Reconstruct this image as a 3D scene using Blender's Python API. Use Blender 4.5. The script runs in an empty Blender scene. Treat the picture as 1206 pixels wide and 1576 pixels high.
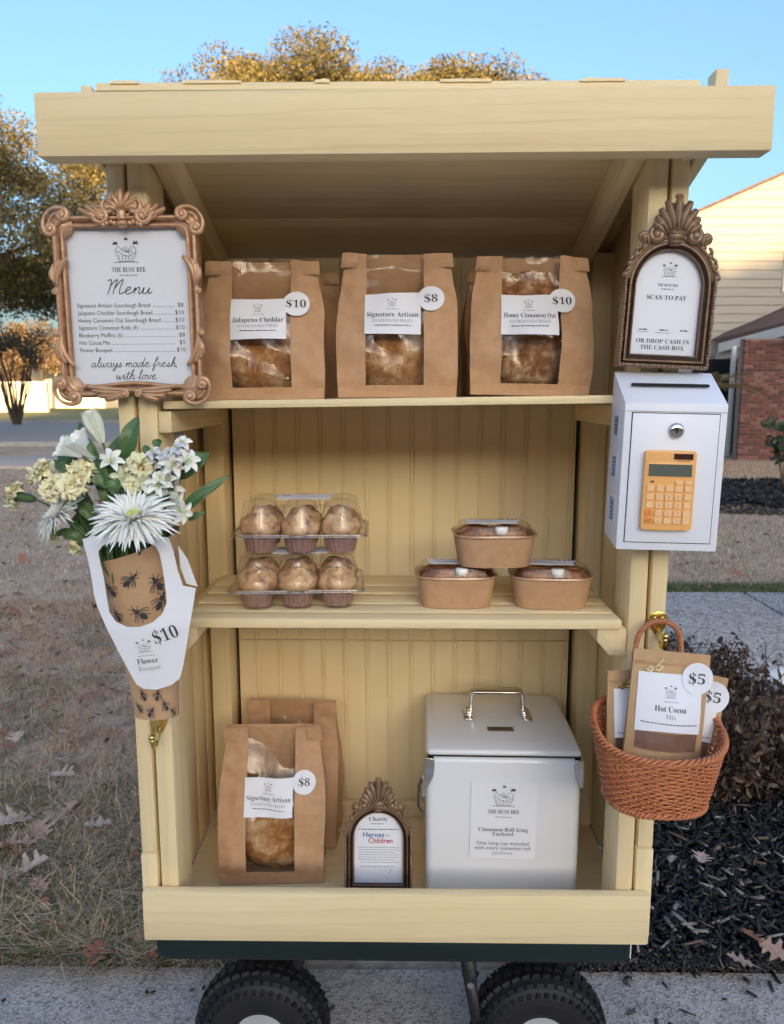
import bpy, bmesh, math, random
import numpy as np
from mathutils import Vector, Matrix, Euler, noise, geometry
random.seed(7); rng = np.random.default_rng(7)
R = math.radians; PI = math.pi
scene = bpy.context.scene; col = scene.collection

# ------------------------------------------------------------------ camera
CAM = Vector((0, -1.168, 1.235)); PITCH = R(8.67); YAW = R(.78); FPX = 1180.0
fw = Vector((-math.sin(YAW)*math.cos(PITCH), math.cos(YAW)*math.cos(PITCH), -math.sin(PITCH)))
rt = Vector((math.cos(YAW), math.sin(YAW), 0)); up = rt.cross(fw)
cd = bpy.data.cameras.new('camera'); cam = bpy.data.objects.new('camera', cd); col.objects.link(cam)
cam.matrix_world = Matrix(((rt.x, up.x, -fw.x, CAM.x), (rt.y, up.y, -fw.y, CAM.y), (rt.z, up.z, -fw.z, CAM.z), (0, 0, 0, 1)))
cd.sensor_fit = 'VERTICAL'; cd.sensor_height = 36; cd.lens = 36*FPX/1576
cd.clip_start = .05; cd.clip_end = 900
cd.dof.use_dof = True; cd.dof.focus_distance = 1.22; cd.dof.aperture_fstop = 8.5
scene.camera = cam
def at(px, py, Y):                     # measured point of the photograph -> world point at depth Y
    v = fw*FPX + rt*(px-603) + up*(788-py); return CAM + v*((Y-CAM.y)/v.y)
def atz(px, py, Z=0.0):
    v = fw*FPX + rt*(px-603) + up*(788-py); return CAM + v*((Z-CAM.z)/v.z)

# ------------------------------------------------------------------ light
SUN_EL, SUN_AZ = R(9), R(168)          # azimuth clockwise from +Y
w = bpy.data.worlds.new('World'); scene.world = w; w.use_nodes = True
nt = w.node_tree; bg = nt.nodes['Background']
sky = nt.nodes.new('ShaderNodeTexSky'); sky.sky_type = 'NISHITA'; sky.sun_disc = False
sky.sun_elevation = SUN_EL; sky.sun_rotation = SUN_AZ; sky.air_density = 1.0; sky.dust_density = 5.5; sky.ozone_density = 2.9
nt.links.new(sky.outputs[0], bg.inputs[0]); bg.inputs[1].default_value = .15
sd = Vector((math.sin(SUN_AZ)*math.cos(SUN_EL), math.cos(SUN_AZ)*math.cos(SUN_EL), math.sin(SUN_EL)))
sl = bpy.data.lights.new('sun', 'SUN'); sl.energy = 4.3; sl.angle = R(.5); sl.color = (1, .68, .34)
so = bpy.data.objects.new('sun', sl); col.objects.link(so); so.rotation_euler = (-sd).to_track_quat('-Z', 'Y').to_euler(); so.location = (4, -8, 12)
vs = scene.view_settings; vs.view_transform = 'Standard'; vs.look = 'None'; vs.exposure = 1.85; vs.gamma = 1; vs.use_curve_mapping = False
scene.render.engine = 'CYCLES'
cy = scene.cycles; cy.transparent_max_bounces = 24; cy.max_bounces = 8; cy.diffuse_bounces = 4; cy.use_denoising = True; cy.caustics_reflective = False; cy.caustics_refractive = False

# ------------------------------------------------------------------ materials
def nodes(name):
    m = bpy.data.materials.new(name); m.use_nodes = True; t = m.node_tree
    return m, t, t.nodes['Principled BSDF']
def nd(t, typ, **kw):
    n = t.nodes.new(typ)
    for k, v in kw.items(): setattr(n, k, v)
    return n
def coords(t, stretch=(1, 1, 1), rnd=True):
    tc = nd(t, 'ShaderNodeTexCoord'); mp = nd(t, 'ShaderNodeMapping'); mp.inputs['Scale'].default_value = stretch
    if rnd:
        oi = nd(t, 'ShaderNodeObjectInfo'); ml = nd(t, 'ShaderNodeMath', operation='MULTIPLY'); ml.inputs[1].default_value = 37.0
        ad = nd(t, 'ShaderNodeVectorMath', operation='ADD')
        t.links.new(oi.outputs['Random'], ml.inputs[0]); t.links.new(tc.outputs['Object'], ad.inputs[0]); t.links.new(ml.outputs[0], ad.inputs[1])
        t.links.new(ad.outputs[0], mp.inputs[0])
    else: t.links.new(tc.outputs['Object'], mp.inputs[0])
    return mp.outputs[0]
def ramp(t, src, stops):
    r = nd(t, 'ShaderNodeValToRGB'); e = r.color_ramp.elements
    while len(e) < len(stops): e.new(.5)
    for k, (p, c) in enumerate(stops): e[k].position = p; e[k].color = (*c, 1) if len(c) == 3 else c
    t.links.new(src, r.inputs[0]); return r.outputs[0]
def noise_tex(t, vec, scale, detail=4, rough=.55):
    n = nd(t, 'ShaderNodeTexNoise'); n.inputs['Scale'].default_value = scale; n.inputs['Detail'].default_value = detail; n.inputs['Roughness'].default_value = rough
    t.links.new(vec, n.inputs['Vector']); return n.outputs['Fac']
def bump(t, bs, src, strength, dist, prev=None):
    b = nd(t, 'ShaderNodeBump'); b.inputs['Strength'].default_value = strength; b.inputs['Distance'].default_value = dist
    t.links.new(src, b.inputs['Height'])
    if prev: t.links.new(prev, b.inputs['Normal'])
    t.links.new(b.outputs[0], bs.inputs['Normal']); return b.outputs[0]
def setp(bs, **kw):
    for k, v in kw.items():
        k = k.replace('_', ' ')
        bs.inputs[k].default_value = (*v, 1) if isinstance(v, tuple) and len(v) == 3 and k != 'Subsurface Radius' else v
def mat(name, c, rough=.5, c2=None, scale=30, bmp=0, bscale=80, bdist=.001, stretch=(1, 1, 1), rnd=True, detail=4, lo=.35, hi=.65, **kw):
    m, t, bs = nodes(name); setp(bs, Base_Color=c, Roughness=rough, **kw)
    if c2 or bmp:
        v = coords(t, stretch, rnd)
        if c2: t.links.new(ramp(t, noise_tex(t, v, scale, detail), [(lo, c), (hi, c2)]), bs.inputs['Base Color'])
        if bmp: bump(t, bs, noise_tex(t, v, bscale, 5), bmp, bdist)
    return m
def attr_mat(name, rough=.8, trans=0.0, spec=.3, bmp=0, bscale=60):
    m, t, bs = nodes(name); a = nd(t, 'ShaderNodeAttribute', attribute_name='col'); setp(bs, Roughness=rough, Specular_IOR_Level=spec)
    t.links.new(a.outputs['Color'], bs.inputs['Base Color'])
    if bmp: bump(t, bs, noise_tex(t, coords(t, rnd=False), bscale, 4), bmp, .003)
    if trans:
        tr = nd(t, 'ShaderNodeBsdfTranslucent'); mx = nd(t, 'ShaderNodeMixShader'); mx.inputs[0].default_value = trans
        t.links.new(a.outputs['Color'], tr.inputs[0]); t.links.new(bs.outputs[0], mx.inputs[1]); t.links.new(tr.outputs[0], mx.inputs[2])
        t.links.new(mx.outputs[0], t.nodes['Material Output'].inputs[0])
    return m
def clear_mat(name, tint=(.96, .96, .96), rough=.06, ior=1.45, bmp=0, bscale=25, bdist=.004, extra=0.0, stretch=(1, 1, 1)):
    m, t, bs = nodes(name); t.nodes.remove(bs)
    tr = nd(t, 'ShaderNodeBsdfTransparent'); tr.inputs[0].default_value = (*tint, 1)
    gl = nd(t, 'ShaderNodeBsdfGlossy'); gl.inputs['Roughness'].default_value = rough
    fr = nd(t, 'ShaderNodeLayerWeight'); fr.inputs['Blend'].default_value = .5; pw = nd(t, 'ShaderNodeMath', operation='POWER'); pw.inputs[1].default_value = 5.0
    f0 = ((ior-1)/(ior+1))**2+extra; ad = nd(t, 'ShaderNodeMath', operation='MULTIPLY_ADD'); ad.inputs[1].default_value = .75*(1-f0); ad.inputs[2].default_value = f0; ad.use_clamp = True
    mx = nd(t, 'ShaderNodeMixShader'); t.links.new(fr.outputs['Facing'], pw.inputs[0]); t.links.new(pw.outputs[0], ad.inputs[0]); t.links.new(ad.outputs[0], mx.inputs[0])
    t.links.new(tr.outputs[0], mx.inputs[1]); t.links.new(gl.outputs[0], mx.inputs[2]); t.links.new(mx.outputs[0], t.nodes['Material Output'].inputs[0])
    if bmp:
        b = nd(t, 'ShaderNodeBump'); b.inputs['Strength'].default_value = bmp; b.inputs['Distance'].default_value = bdist
        v = coords(t, stretch); n = nd(t, 'ShaderNodeTexNoise'); n.inputs['Scale'].default_value = bscale; n.inputs['Detail'].default_value = 3; n.inputs['Distortion'].default_value = 1.2
        t.links.new(v, n.inputs['Vector']); t.links.new(n.outputs['Fac'], b.inputs['Height'])
        t.links.new(b.outputs[0], gl.inputs['Normal']); t.links.new(b.outputs[0], fr.inputs['Normal'])
    return m
PAINT, PAINT2 = (.885, .725, .445), (.86, .69, .41)
def wood(name, axis, c=PAINT, c2=PAINT2, relief=.55):
    """painted softwood: grain relief that shows through the paint, small dents and thin patches"""
    m, t, bs = nodes(name); setp(bs, Roughness=.48, Specular_IOR_Level=.4)
    st = [22, 22, 22]; st[axis] = 1.0
    v = coords(t, tuple(st)); v1 = coords(t)
    fine = noise_tex(t, v, 7, 6, .65)
    wv = nd(t, 'ShaderNodeTexWave', wave_type='RINGS', rings_direction='XYZ'[axis], wave_profile='SAW')
    wv.inputs['Scale'].default_value = 10; wv.inputs['Distortion'].default_value = 10; wv.inputs['Detail'].default_value = 3; wv.inputs['Detail Scale'].default_value = .5
    s2 = [1.8, 1.8, 1.8]; s2[axis] = .16
    t.links.new(coords(t, tuple(s2)), wv.inputs['Vector'])
    base = ramp(t, noise_tex(t, v1, 7, 5, .65), [(.35, c), (.68, c2)])
    mx = nd(t, 'ShaderNodeMix', data_type='RGBA', blend_type='MULTIPLY'); mx.inputs[0].default_value = 1; t.links.new(base, mx.inputs['A'])
    t.links.new(ramp(t, fine, [(.34, (.975, .97, .96)), (.52, (1, 1, 1))]), mx.inputs['B'])
    m2 = nd(t, 'ShaderNodeMix', data_type='RGBA', blend_type='MULTIPLY'); m2.inputs[0].default_value = .8; t.links.new(mx.outputs['Result'], m2.inputs['A'])
    t.links.new(ramp(t, wv.outputs['Fac'], [(.0, (.955, .945, .93)), (.14, (1, 1, 1)), (.9, (1, 1, 1)), (1, (.97, .965, .955))]), m2.inputs['B'])
    oi = nd(t, 'ShaderNodeObjectInfo'); tone = ramp(t, oi.outputs['Random'], [(0, (.95, .945, .93)), (1, (1, 1, 1))]); m3 = nd(t, 'ShaderNodeMix', data_type='RGBA', blend_type='MULTIPLY'); m3.inputs[0].default_value = 1
    sc_ = nd(t, 'ShaderNodeMix', data_type='RGBA', blend_type='MULTIPLY'); sc_.inputs[0].default_value = 1; t.links.new(m2.outputs['Result'], sc_.inputs['A']); t.links.new(ramp(t, noise_tex(t, coords(t, tuple(3 if k != axis else 1 for k in range(3))), 26, 6, .75), [(.27, (.74, .69, .60)), (.335, (1, 1, 1))]), sc_.inputs['B'])
    t.links.new(sc_.outputs['Result'], m3.inputs['A']); t.links.new(tone, m3.inputs['B']); t.links.new(m3.outputs['Result'], bs.inputs['Base Color'])
    n1 = bump(t, bs, wv.outputs['Fac'], relief*1.5, .0035); n2 = bump(t, bs, fine, relief*.8, .0014, n1)
    bump(t, bs, noise_tex(t, v1, 45, 3), .15, .0012, n2)
    return m
WOOD = [wood('painted wood x', 0), wood('painted wood y', 1), wood('painted wood z', 2)]
WOODP = mat('painted panel', PAINT, .5, PAINT2, 9, .12, 60)
M = dict(
    kraft=mat('kraft paper', (.54, .33, .19), .62, (.48, .285, .16), 60, .25, 160, .0006, Specular_IOR_Level=.25),
    kraft_dark=mat('kraft pouch', (.53, .34, .18), .55, (.49, .31, .16), 80, .15, 200, .0004),
    paper=mat('white paper', (.80, .82, .90), .55, Specular_IOR_Level=.25),
    card=mat('white card', (.80, .82, .89), .5, (.78, .80, .87), 50, .08, 120, .0004, Specular_IOR_Level=.3),
    ink=mat('grey ink', (.045, .045, .055), .7), inkl=mat('light grey ink', (.30, .30, .33), .7),
    blue=mat('blue print', (.02, .10, .32), .7), red=mat('red print', (.45, .03, .06), .7),
    film=clear_mat('bag film', (.96, .95, .93), .14, 1.45, .55, 16, .012, .02, (1, 1, .45)),
    clear=clear_mat('clear plastic', (.985, .98, .98), .03, 1.5, .25, 40, .002, .005),
    clear_rim=clear_mat('clear plastic edge', (.93, .93, .93), .12, 1.5, 0, 1, .001, .22),
    glass=clear_mat('picture glass', (.99, .99, .99), .015, 1.5, 0, 1, .001, .01),
    enamel=mat('white enamel', (.79, .81, .86), .26, (.76, .78, .83), 4, .04, 300, .0003, Coat_Weight=.3),
    steelbox=mat('white powder coat', (.80, .83, .92), .36, (.78, .81, .90), 5, .10, 500, .0004),
    chrome=mat('chrome', (.62, .61, .60), .16, Metallic=1.0), brass=mat('brass', (.80, .55, .17), .2, Metallic=1.0),
    steel=mat('brushed steel', (.60, .60, .62), .3, (.5, .5, .52), 20, .2, 90, .0005, Metallic=1.0),
    black=mat('black', (.012, .012, .014), .5), shadowgap=mat('dark slot', (.01, .01, .01), .8),
    green=mat('dark green enamel', (.004, .017, .017), .35, (.003, .013, .013), 8),
    tyre=mat('tyre rubber', (.005, .005, .0065), .62, (.009, .009, .010), 30, .3, 120, .001),
    rim=mat('painted rim', (.62, .63, .66), .3, (.55, .56, .6), 10, Metallic=.4),
    copper=mat('bronze gilt frame', (.50, .27, .155), .42, (.40, .20, .11), 60, .25, 220, .0006, Metallic=.35),
    bronze=mat('antique bronze frame', (.115, .068, .045), .42, (.20, .115, .065), 70, .35, 260, .0008, Metallic=.45),
    calc=mat('orange plastic', (.86, .45, .15), .38), key=mat('pale orange key', (.88, .56, .29), .36), keyo=mat('deep orange key', (.83, .30, .07), .36),
    lcd=mat('grey lcd', (.115, .125, .105), .22), solar=mat('solar cell', (.05, .016, .012), .18),
    wicker=mat('terracotta wicker', (.55, .20, .08), .40, (.46, .15, .06), 40, .1, 200, .0004),
    cocoa=mat('cocoa powder', (.26, .135, .10), .6, (.22, .11, .08), 60), strap=mat('cream ribbon', (.76, .64, .38), .35),
    stem=mat('green stem', (.07, .13, .045), .5, (.10, .17, .06), 30), leafg=mat('bouquet leaf', (.055, .125, .04), .38, (.085, .165, .055), 25, .3, 60, .001),
    leafl=mat('long bouquet leaf', (.09, .19, .07), .38, (.06, .14, .05), 40, .3, 60, .001),
    petal=mat('white petal', (.92, .91, .87), .5, (.88, .88, .83), 40, Subsurface_Weight=.35, Subsurface_Scale=.006),
    cream=mat('cream petal', (.97, .87, .60), .55, (.96, .82, .50), 40, Subsurface_Weight=.35, Subsurface_Scale=.008),
    bluep=mat('pale blue petal', (.60, .66, .80), .5, (.76, .78, .80), 50), budw=mat('greenish bud', (.72, .78, .60), .45, (.80, .82, .74), 30),
    pollen=mat('yellow green disc', (.60, .62, .20), .6),
)
def gilt(name, deep, mid, ridge, metallic):
    """cast frame, its colour darker in the hollows and paler on the ridges"""
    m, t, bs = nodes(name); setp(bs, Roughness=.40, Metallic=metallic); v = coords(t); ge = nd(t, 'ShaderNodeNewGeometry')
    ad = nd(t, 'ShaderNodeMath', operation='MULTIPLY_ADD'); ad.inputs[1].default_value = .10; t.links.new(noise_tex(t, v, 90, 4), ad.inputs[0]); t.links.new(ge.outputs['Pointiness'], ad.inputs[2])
    t.links.new(ramp(t, ad.outputs[0], [(.50, deep), (.545, mid), (.585, mid), (.64, ridge)]), bs.inputs['Base Color']); bump(t, bs, noise_tex(t, v, 240, 5), .35, .0007); return m
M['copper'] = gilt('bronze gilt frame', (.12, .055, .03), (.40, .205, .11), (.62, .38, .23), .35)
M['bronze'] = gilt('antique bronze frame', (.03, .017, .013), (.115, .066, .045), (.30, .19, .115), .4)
def crust(name, c1, c2, c3, sc=28):
    m, t, bs = nodes(name); setp(bs, Roughness=.75, Specular_IOR_Level=.2); v = coords(t)
    f = ramp(t, noise_tex(t, v, sc, 6, .65), [(.32, c1), (.5, c2), (.68, c3)]); t.links.new(f, bs.inputs['Base Color'])
    n1 = bump(t, bs, noise_tex(t, v, sc*2, 5), .6, .0016); bump(t, bs, noise_tex(t, v, sc*8, 3), .35, .0006, n1); return m
M['crust'] = crust('bread crust', (.17, .06, .022), (.45, .21, .075), (.72, .55, .36))
M['oat'] = crust('oat crust', (.13, .05, .022), (.33, .15, .06), (.66, .50, .32), 55)
M['muffin'] = crust('muffin top', (.20, .10, .09), (.60, .35, .17), (.78, .55, .32), 60)
M['liner'] = mat('muffin liner', (.36, .22, .185), .7, (.28, .165, .14), 120, .4, 150, .001)
M['roll'] = crust('cinnamon roll', (.15, .05, .025), (.40, .17, .07), (.58, .33, .16), 45)

# ------------------------------------------------------------------ mesh helpers
class G:
    def __init__(s): s.v = []; s.f = []
    def add(s, vs, fs):
        b = len(s.v); s.v += [tuple(p) for p in vs]; s.f += [tuple(i+b for i in f) for f in fs]; return s
    def box(s, x0, x1, y0, y1, z0, z1, mx=None):
        vs = [Vector((x, y, z)) for x in (x0, x1) for y in (y0, y1) for z in (z0, z1)]
        if mx: vs = [mx @ p for p in vs]
        return s.add(vs, [(0, 1, 3, 2), (4, 6, 7, 5), (0, 4, 5, 1), (2, 3, 7, 6), (0, 2, 6, 4), (1, 5, 7, 3)])
    def tube(s, pts, rad, n=8, cap=True, flat=1.0, closed=False):
        pts = [Vector(p) for p in pts]; N = len(pts)
        if not hasattr(rad, '__len__'): rad = [rad]*N
        prev = None; vs = []
        for i, p in enumerate(pts):
            a = pts[(i-1) % N] if closed else pts[max(0, i-1)]; b = pts[(i+1) % N] if closed else pts[min(N-1, i+1)]
            d = (b-a); d = d.normalized() if d.length > 1e-9 else Vector((0, 0, 1))
            if prev is None:
                q = Vector((0, 1, 0)) if abs(d.y) < .9 else Vector((1, 0, 0)); prev = (q - d*q.dot(d)).normalized()
            else:
                q = prev - d*prev.dot(d); prev = q.normalized() if q.length > 1e-6 else prev
            o = d.cross(prev)
            for k in range(n):
                an = 2*PI*k/n; vs.append(p + (prev*math.cos(an)*flat + o*math.sin(an))*rad[i])
        fs = []; L = N if closed else N-1
        for i in range(L):
            for k in range(n):
                j = (i+1) % N; fs.append((i*n+k, i*n+(k+1) % n, j*n+(k+1) % n, j*n+k))
        if cap and not closed: fs += [tuple(range(n-1, -1, -1)), tuple((N-1)*n+k for k in range(n))]
        return s.add(vs, fs)
    def lathe(s, prof, n=32, mx=None, sx=1, sy=1):          # (r, z) pairs round z
        vs = []; fs = []
        for r, z in prof:
            for k in range(n):
                a = 2*PI*k/n; p = Vector((r*math.cos(a)*sx, r*math.sin(a)*sy, z)); vs.append(mx @ p if mx else p)
        for i in range(len(prof)-1):
            for k in range(n): fs.append((i*n+k, i*n+(k+1) % n, (i+1)*n+(k+1) % n, (i+1)*n+k))
        return s.add(vs, fs)
    def ball(s, c, r, n=8, m=6, sc=(1, 1, 1), rot=None):
        vs = []; fs = []
        for i in range(m+1):
            ph = PI*i/m
            for k in range(n):
                a = 2*PI*k/n; p = Vector((math.sin(ph)*math.cos(a)*sc[0], math.sin(ph)*math.sin(a)*sc[1], math.cos(ph)*sc[2]))*r
                if rot: p = rot @ p
                vs.append(p+Vector(c))
        for i in range(m):
            for k in range(n): fs.append((i*n+k, (i+1)*n+k, (i+1)*n+(k+1) % n, i*n+(k+1) % n))
        return s.add(vs, fs)
    def grid(s, fn, nu, nv, keep=None):
        vs = [fn(i/nu, j/nv) for j in range(nv+1) for i in range(nu+1)]
        fs = [(j*(nu+1)+i, j*(nu+1)+i+1, (j+1)*(nu+1)+i+1, (j+1)*(nu+1)+i) for j in range(nv) for i in range(nu) if keep is None or keep((i+.5)/nu, (j+.5)/nv)]
        return s.add(vs, fs)
    def prism(s, poly, y0, y1, holes=()):                   # polygon in x,z pulled along y
        rings = [list(poly)]+[list(h) for h in holes]; flat = [p for r in rings for p in r]
        tri = geometry.tessellate_polygon([[Vector((p[0], p[1], 0)) for p in r] for r in rings]); n = len(flat)
        vs = [(p[0], y0, p[1]) for p in flat]+[(p[0], y1, p[1]) for p in flat]
        fs = [tuple(t) for t in tri]+[tuple(i+n for i in reversed(t)) for t in tri]; b = 0
        for r in rings:
            for i in range(len(r)):
                j = (i+1) % len(r); fs.append((b+i, b+j, b+j+n, b+i+n))
            b += len(r)
        return s.add(vs, fs)
    def ribbon(s, pts, wd, y=0.0):                          # flat line in the x,z plane
        n = len(pts); vs = []
        for i, p in enumerate(pts):
            a = pts[max(0, i-1)]; b = pts[min(n-1, i+1)]; dx, dz = b[0]-a[0], b[1]-a[1]; l = math.hypot(dx, dz) or 1
            w_ = wd[i] if hasattr(wd, '__len__') else wd; nx, nz = -dz/l*w_/2, dx/l*w_/2
            vs += [(p[0]+nx, y, p[1]+nz), (p[0]-nx, y, p[1]-nz)]
        return s.add(vs, [(2*i, 2*i+1, 2*i+3, 2*i+2) for i in range(n-1)])
    def map(s, fn): s.v = [tuple(fn(Vector(p))) for p in s.v]; return s
    def mesh(s, name, m, smooth=False, bev=0, seg=2, fixn=True):
        me = bpy.data.meshes.new(name); me.from_pydata(s.v, [], s.f); me.materials.append(m)
        if fixn or bev:
            bm = bmesh.new(); bm.from_mesh(me)
            if bev: bmesh.ops.remove_doubles(bm, verts=bm.verts, dist=1e-6)
            bmesh.ops.recalc_face_normals(bm, faces=bm.faces)
            if bev:
                es = [e for e in bm.edges if len(e.link_faces) == 2 and e.calc_face_angle(0) > R(30)]
                bmesh.ops.bevel(bm, geom=es, offset=bev, segments=seg, profile=.5, affect='EDGES', clamp_overlap=True)
            bm.to_mesh(me); bm.free()
        if smooth: me.shade_smooth()
        elif bev: me.shade_smooth(); me.set_sharp_from_angle(angle=R(35))
        return me
    def obj(s, name, m, parent=None, smooth=False, bev=0, loc=None, rot=None, seg=2, fixn=True):
        return link(name, s.mesh(name, m, smooth, bev, seg, fixn), parent, loc, rot)
def link(name, me, parent=None, loc=None, rot=None):
    o = bpy.data.objects.new(name, me); col.objects.link(o)
    if parent: o.parent = parent
    if loc is not None: o.location = loc
    if rot is not None: o.rotation_euler = rot
    return o
def thing(name, label, cat, loc=(0, 0, 0), rot=(0, 0, 0), group=None):
    o = bpy.data.objects.new(name, None); col.objects.link(o); o.empty_display_size = .05
    o.location = loc; o.rotation_euler = rot; return tag(o, label, cat, group)
def tag(o, label, cat, group=None):
    o['label'] = label; o['category'] = cat
    if group: o['group'] = group
    return o
def kind(o, k): o['kind'] = k; return o
def smoothstep(a, b, x):
    t = min(1, max(0, (x-a)/(b-a))); return t*t*(3-2*t)
def lerp(a, b, t): return a+(b-a)*t
def nz(x, y=0, z=0): return noise.noise(Vector((x, y, z)))
def rrect(x0, x1, z0, z1, r, n=6):
    out = []
    for cx, cz, a0 in ((x1-r, z1-r, 0), (x0+r, z1-r, 90), (x0+r, z0+r, 180), (x1-r, z0+r, 270)):
        for k in range(n+1):
            a = R(a0+90*k/n); out.append((cx+r*math.cos(a), cz+r*math.sin(a)))
    return out
def colour_mesh(name, V, F, C, m, smooth=False):            # numpy arrays: vertices, quads or tris, one colour per face
    me = bpy.data.meshes.new(name); k = F.shape[1]
    me.vertices.add(len(V)); me.vertices.foreach_set('co', V.astype(np.float32).ravel())
    me.loops.add(F.size); me.loops.foreach_set('vertex_index', F.astype(np.int32).ravel())
    me.polygons.add(len(F)); me.polygons.foreach_set('loop_start', (np.arange(len(F))*k).astype(np.int32))
    me.update(calc_edges=True)
    a = me.attributes.new('col', 'FLOAT_COLOR', 'FACE'); a.data.foreach_set('color', np.c_[C, np.ones(len(C))].astype(np.float32).ravel())
    me.materials.append(m)
    if smooth: me.shade_smooth()
    return me

# ------------------------------------------------------------------ lettering
_tc = {}
def glyphs(body, font, off):
    key = (body, font, off)
    if key not in _tc:
        def cv(ch):
            o = ord(ch)
            if font == 'serif':
                if 65 <= o <= 90: return chr(0x1D400+o-65)
                if 97 <= o <= 122: return chr(0x1D41A+o-97)
                if 48 <= o <= 57: return chr(0x1D7CE+o-48)
            if font == 'script':
                if 65 <= o <= 90: return chr(0x1D4D0+o-65)
                if 97 <= o <= 122: return chr(0x1D4EA+o-97)
            return ch
        c = bpy.data.curves.new('t', 'FONT'); c.body = ''.join(cv(ch) for ch in body); c.resolution_u = 2; c.offset = off
        o = bpy.data.objects.new('t', c); col.objects.link(o); bpy.context.view_layer.update()
        me = bpy.data.meshes.new_from_object(o.evaluated_get(bpy.context.evaluated_depsgraph_get()))
        vs = [(p.co.x, p.co.y) for p in me.vertices]; fs = [tuple(p.vertices) for p in me.polygons]
        bpy.data.objects.remove(o); bpy.data.curves.remove(c); bpy.data.meshes.remove(me); _tc[key] = (vs, fs)
    return _tc[key]
def text(g, s, x, z, size, font='sans', align='C', wid=None, off=None, slant=0.0):
    """letters into G in the x,z plane, baseline at z; wid squeezes the line to that width"""
    if off is None: off = {'serif': -.006, 'script': 0, 'sans': -.004}[font]
    dollar = font == 'serif' and '$' in s
    vs, fs = glyphs(s.replace('$', 'S') if dollar else s, font, off)
    if not vs: return
    a = min(p[0] for p in vs); b = max(p[0] for p in vs); k = size; kx = k if wid is None else wid/(b-a)
    x0 = x-(b-a)*kx/2 if align == 'C' else (x if align == 'L' else x-(b-a)*kx)
    g.add([(x0+(p[0]-a)*kx+p[1]*k*slant, 0, z+p[1]*k) for p in vs], fs)
    if dollar:
        sx = x0+.27*kx; g.add([(sx-.022*kx, 0, z-.12*k), (sx+.022*kx, 0, z-.12*k), (sx+.022*kx, 0, z+.80*k), (sx-.022*kx, 0, z+.80*k)], [(0, 1, 2, 3)])
STROKES = {
 'M': (.92, [[(-.06, .92), (.05, 1), (.12, .93), (.13, .5), (.08, 0)], [(.11, .55), (.30, .9), (.40, 1.0), (.42, .85), (.36, .3), (.36, .02)], [(.38, .4), (.55, .82), (.68, 1.0), (.72, .9), (.66, .4), (.68, .06), (.78, .02), (.92, .14)]]),
 'e': (.44, [[(0, .12), (.12, .22), (.28, .36), (.26, .47), (.15, .46), (.06, .3), (.08, .08), (.2, 0), (.34, .06), (.44, .16)]]),
 'n': (.48, [[(0, .16), (.08, .42), (.10, .3), (.08, 0)], [(.09, .2), (.2, .42), (.3, .44), (.32, .3), (.31, .08), (.38, .01), (.48, .14)]]),
 'u': (.5, [[(0, .16), (.06, .44), (.05, .15), (.12, .01), (.24, .08), (.34, .42)], [(.34, .42), (.33, .1), (.40, .01), (.5, .14)]]),
 'a': (.48, [[(.32, .38), (.2, .46), (.06, .34), (.04, .1), (.14, 0), (.26, .12), (.33, .42), (.33, .1), (.4, .01), (.48, .12)]]),
 'l': (.3, [[(0, .12), (.14, .5), (.22, .9), (.16, 1.0), (.1, .8), (.1, .2), (.18, .01), (.3, .12)]]),
 'w': (.6, [[(0, .2), (.06, .44), (.06, .12), (.14, .01), (.24, .12), (.28, .4), (.3, .1), (.38, .01), (.5, .2), (.52, .44), (.6, .38)]]),
 'y': (.44, [[(0, .2), (.05, .44), (.06, .16), (.14, .05), (.24, .14), (.32, .44), (.3, 0), (.2, -.38), (.08, -.34), (.14, -.16), (.42, .12)]]),
 's': (.38, [[(0, .1), (.16, .34), (.2, .46), (.2, .3), (.26, .12), (.18, 0), (.04, .05), (.2, .03), (.38, .12)]]),
 'm': (.63, [[(0, .16), (.07, .43), (.09, .3), (.07, 0)], [(.08, .2), (.18, .42), (.26, .42), (.27, .2), (.26, 0)], [(.27, .2), (.38, .42), (.46, .43), (.48, .28), (.47, .08), (.54, .01), (.63, .14)]]),
 'd': (.5, [[(.32, .38), (.2, .46), (.06, .34), (.04, .1), (.14, 0), (.26, .12), (.36, .6), (.4, 1.0), (.35, .4), (.34, .1), (.42, .01), (.5, .12)]]),
 'f': (.34, [[(0, .12), (.18, .55), (.3, .95), (.24, 1.02), (.18, .8), (.12, .1), (.06, -.35), (.12, -.4), (.18, -.1), (.2, .06), (.34, .14)]]),
 'r': (.38, [[(0, .14), (.1, .46), (.14, .4), (.26, .4), (.24, .15), (.3, .02), (.4, .14)]]),
 'h': (.46, [[(0, .12), (.16, .6), (.22, .95), (.16, 1.0), (.1, .7), (.06, 0)], [(.08, .2), (.18, .42), (.28, .43), (.3, .25), (.28, .06), (.36, .01), (.46, .14)]]),
 'i': (.24, [[(0, .16), (.08, .44), (.07, .1), (.14, .01), (.24, .14)], [(.11, .60), (.13, .66)]]),
 't': (.28, [[(0, .14), (.1, .5), (.14, .85), (.1, .4), (.1, .1), (.18, .01), (.28, .12)], [(-.04, .55), (.28, .62)]]),
 'o': (.38, [[(.14, .44), (.04, .32), (.04, .1), (.14, 0), (.26, .1), (.26, .34), (.16, .45), (.22, .38), (.4, .4)]]),
 'v': (.4, [[(0, .3), (.06, .44), (.1, .2), (.14, .01), (.26, .2), (.3, .42), (.36, .36), (.42, .38)]]),
 ',': (.12, [[(.07, .03), (.0, -.14)]]), ' ': (.26, [])}
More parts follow.
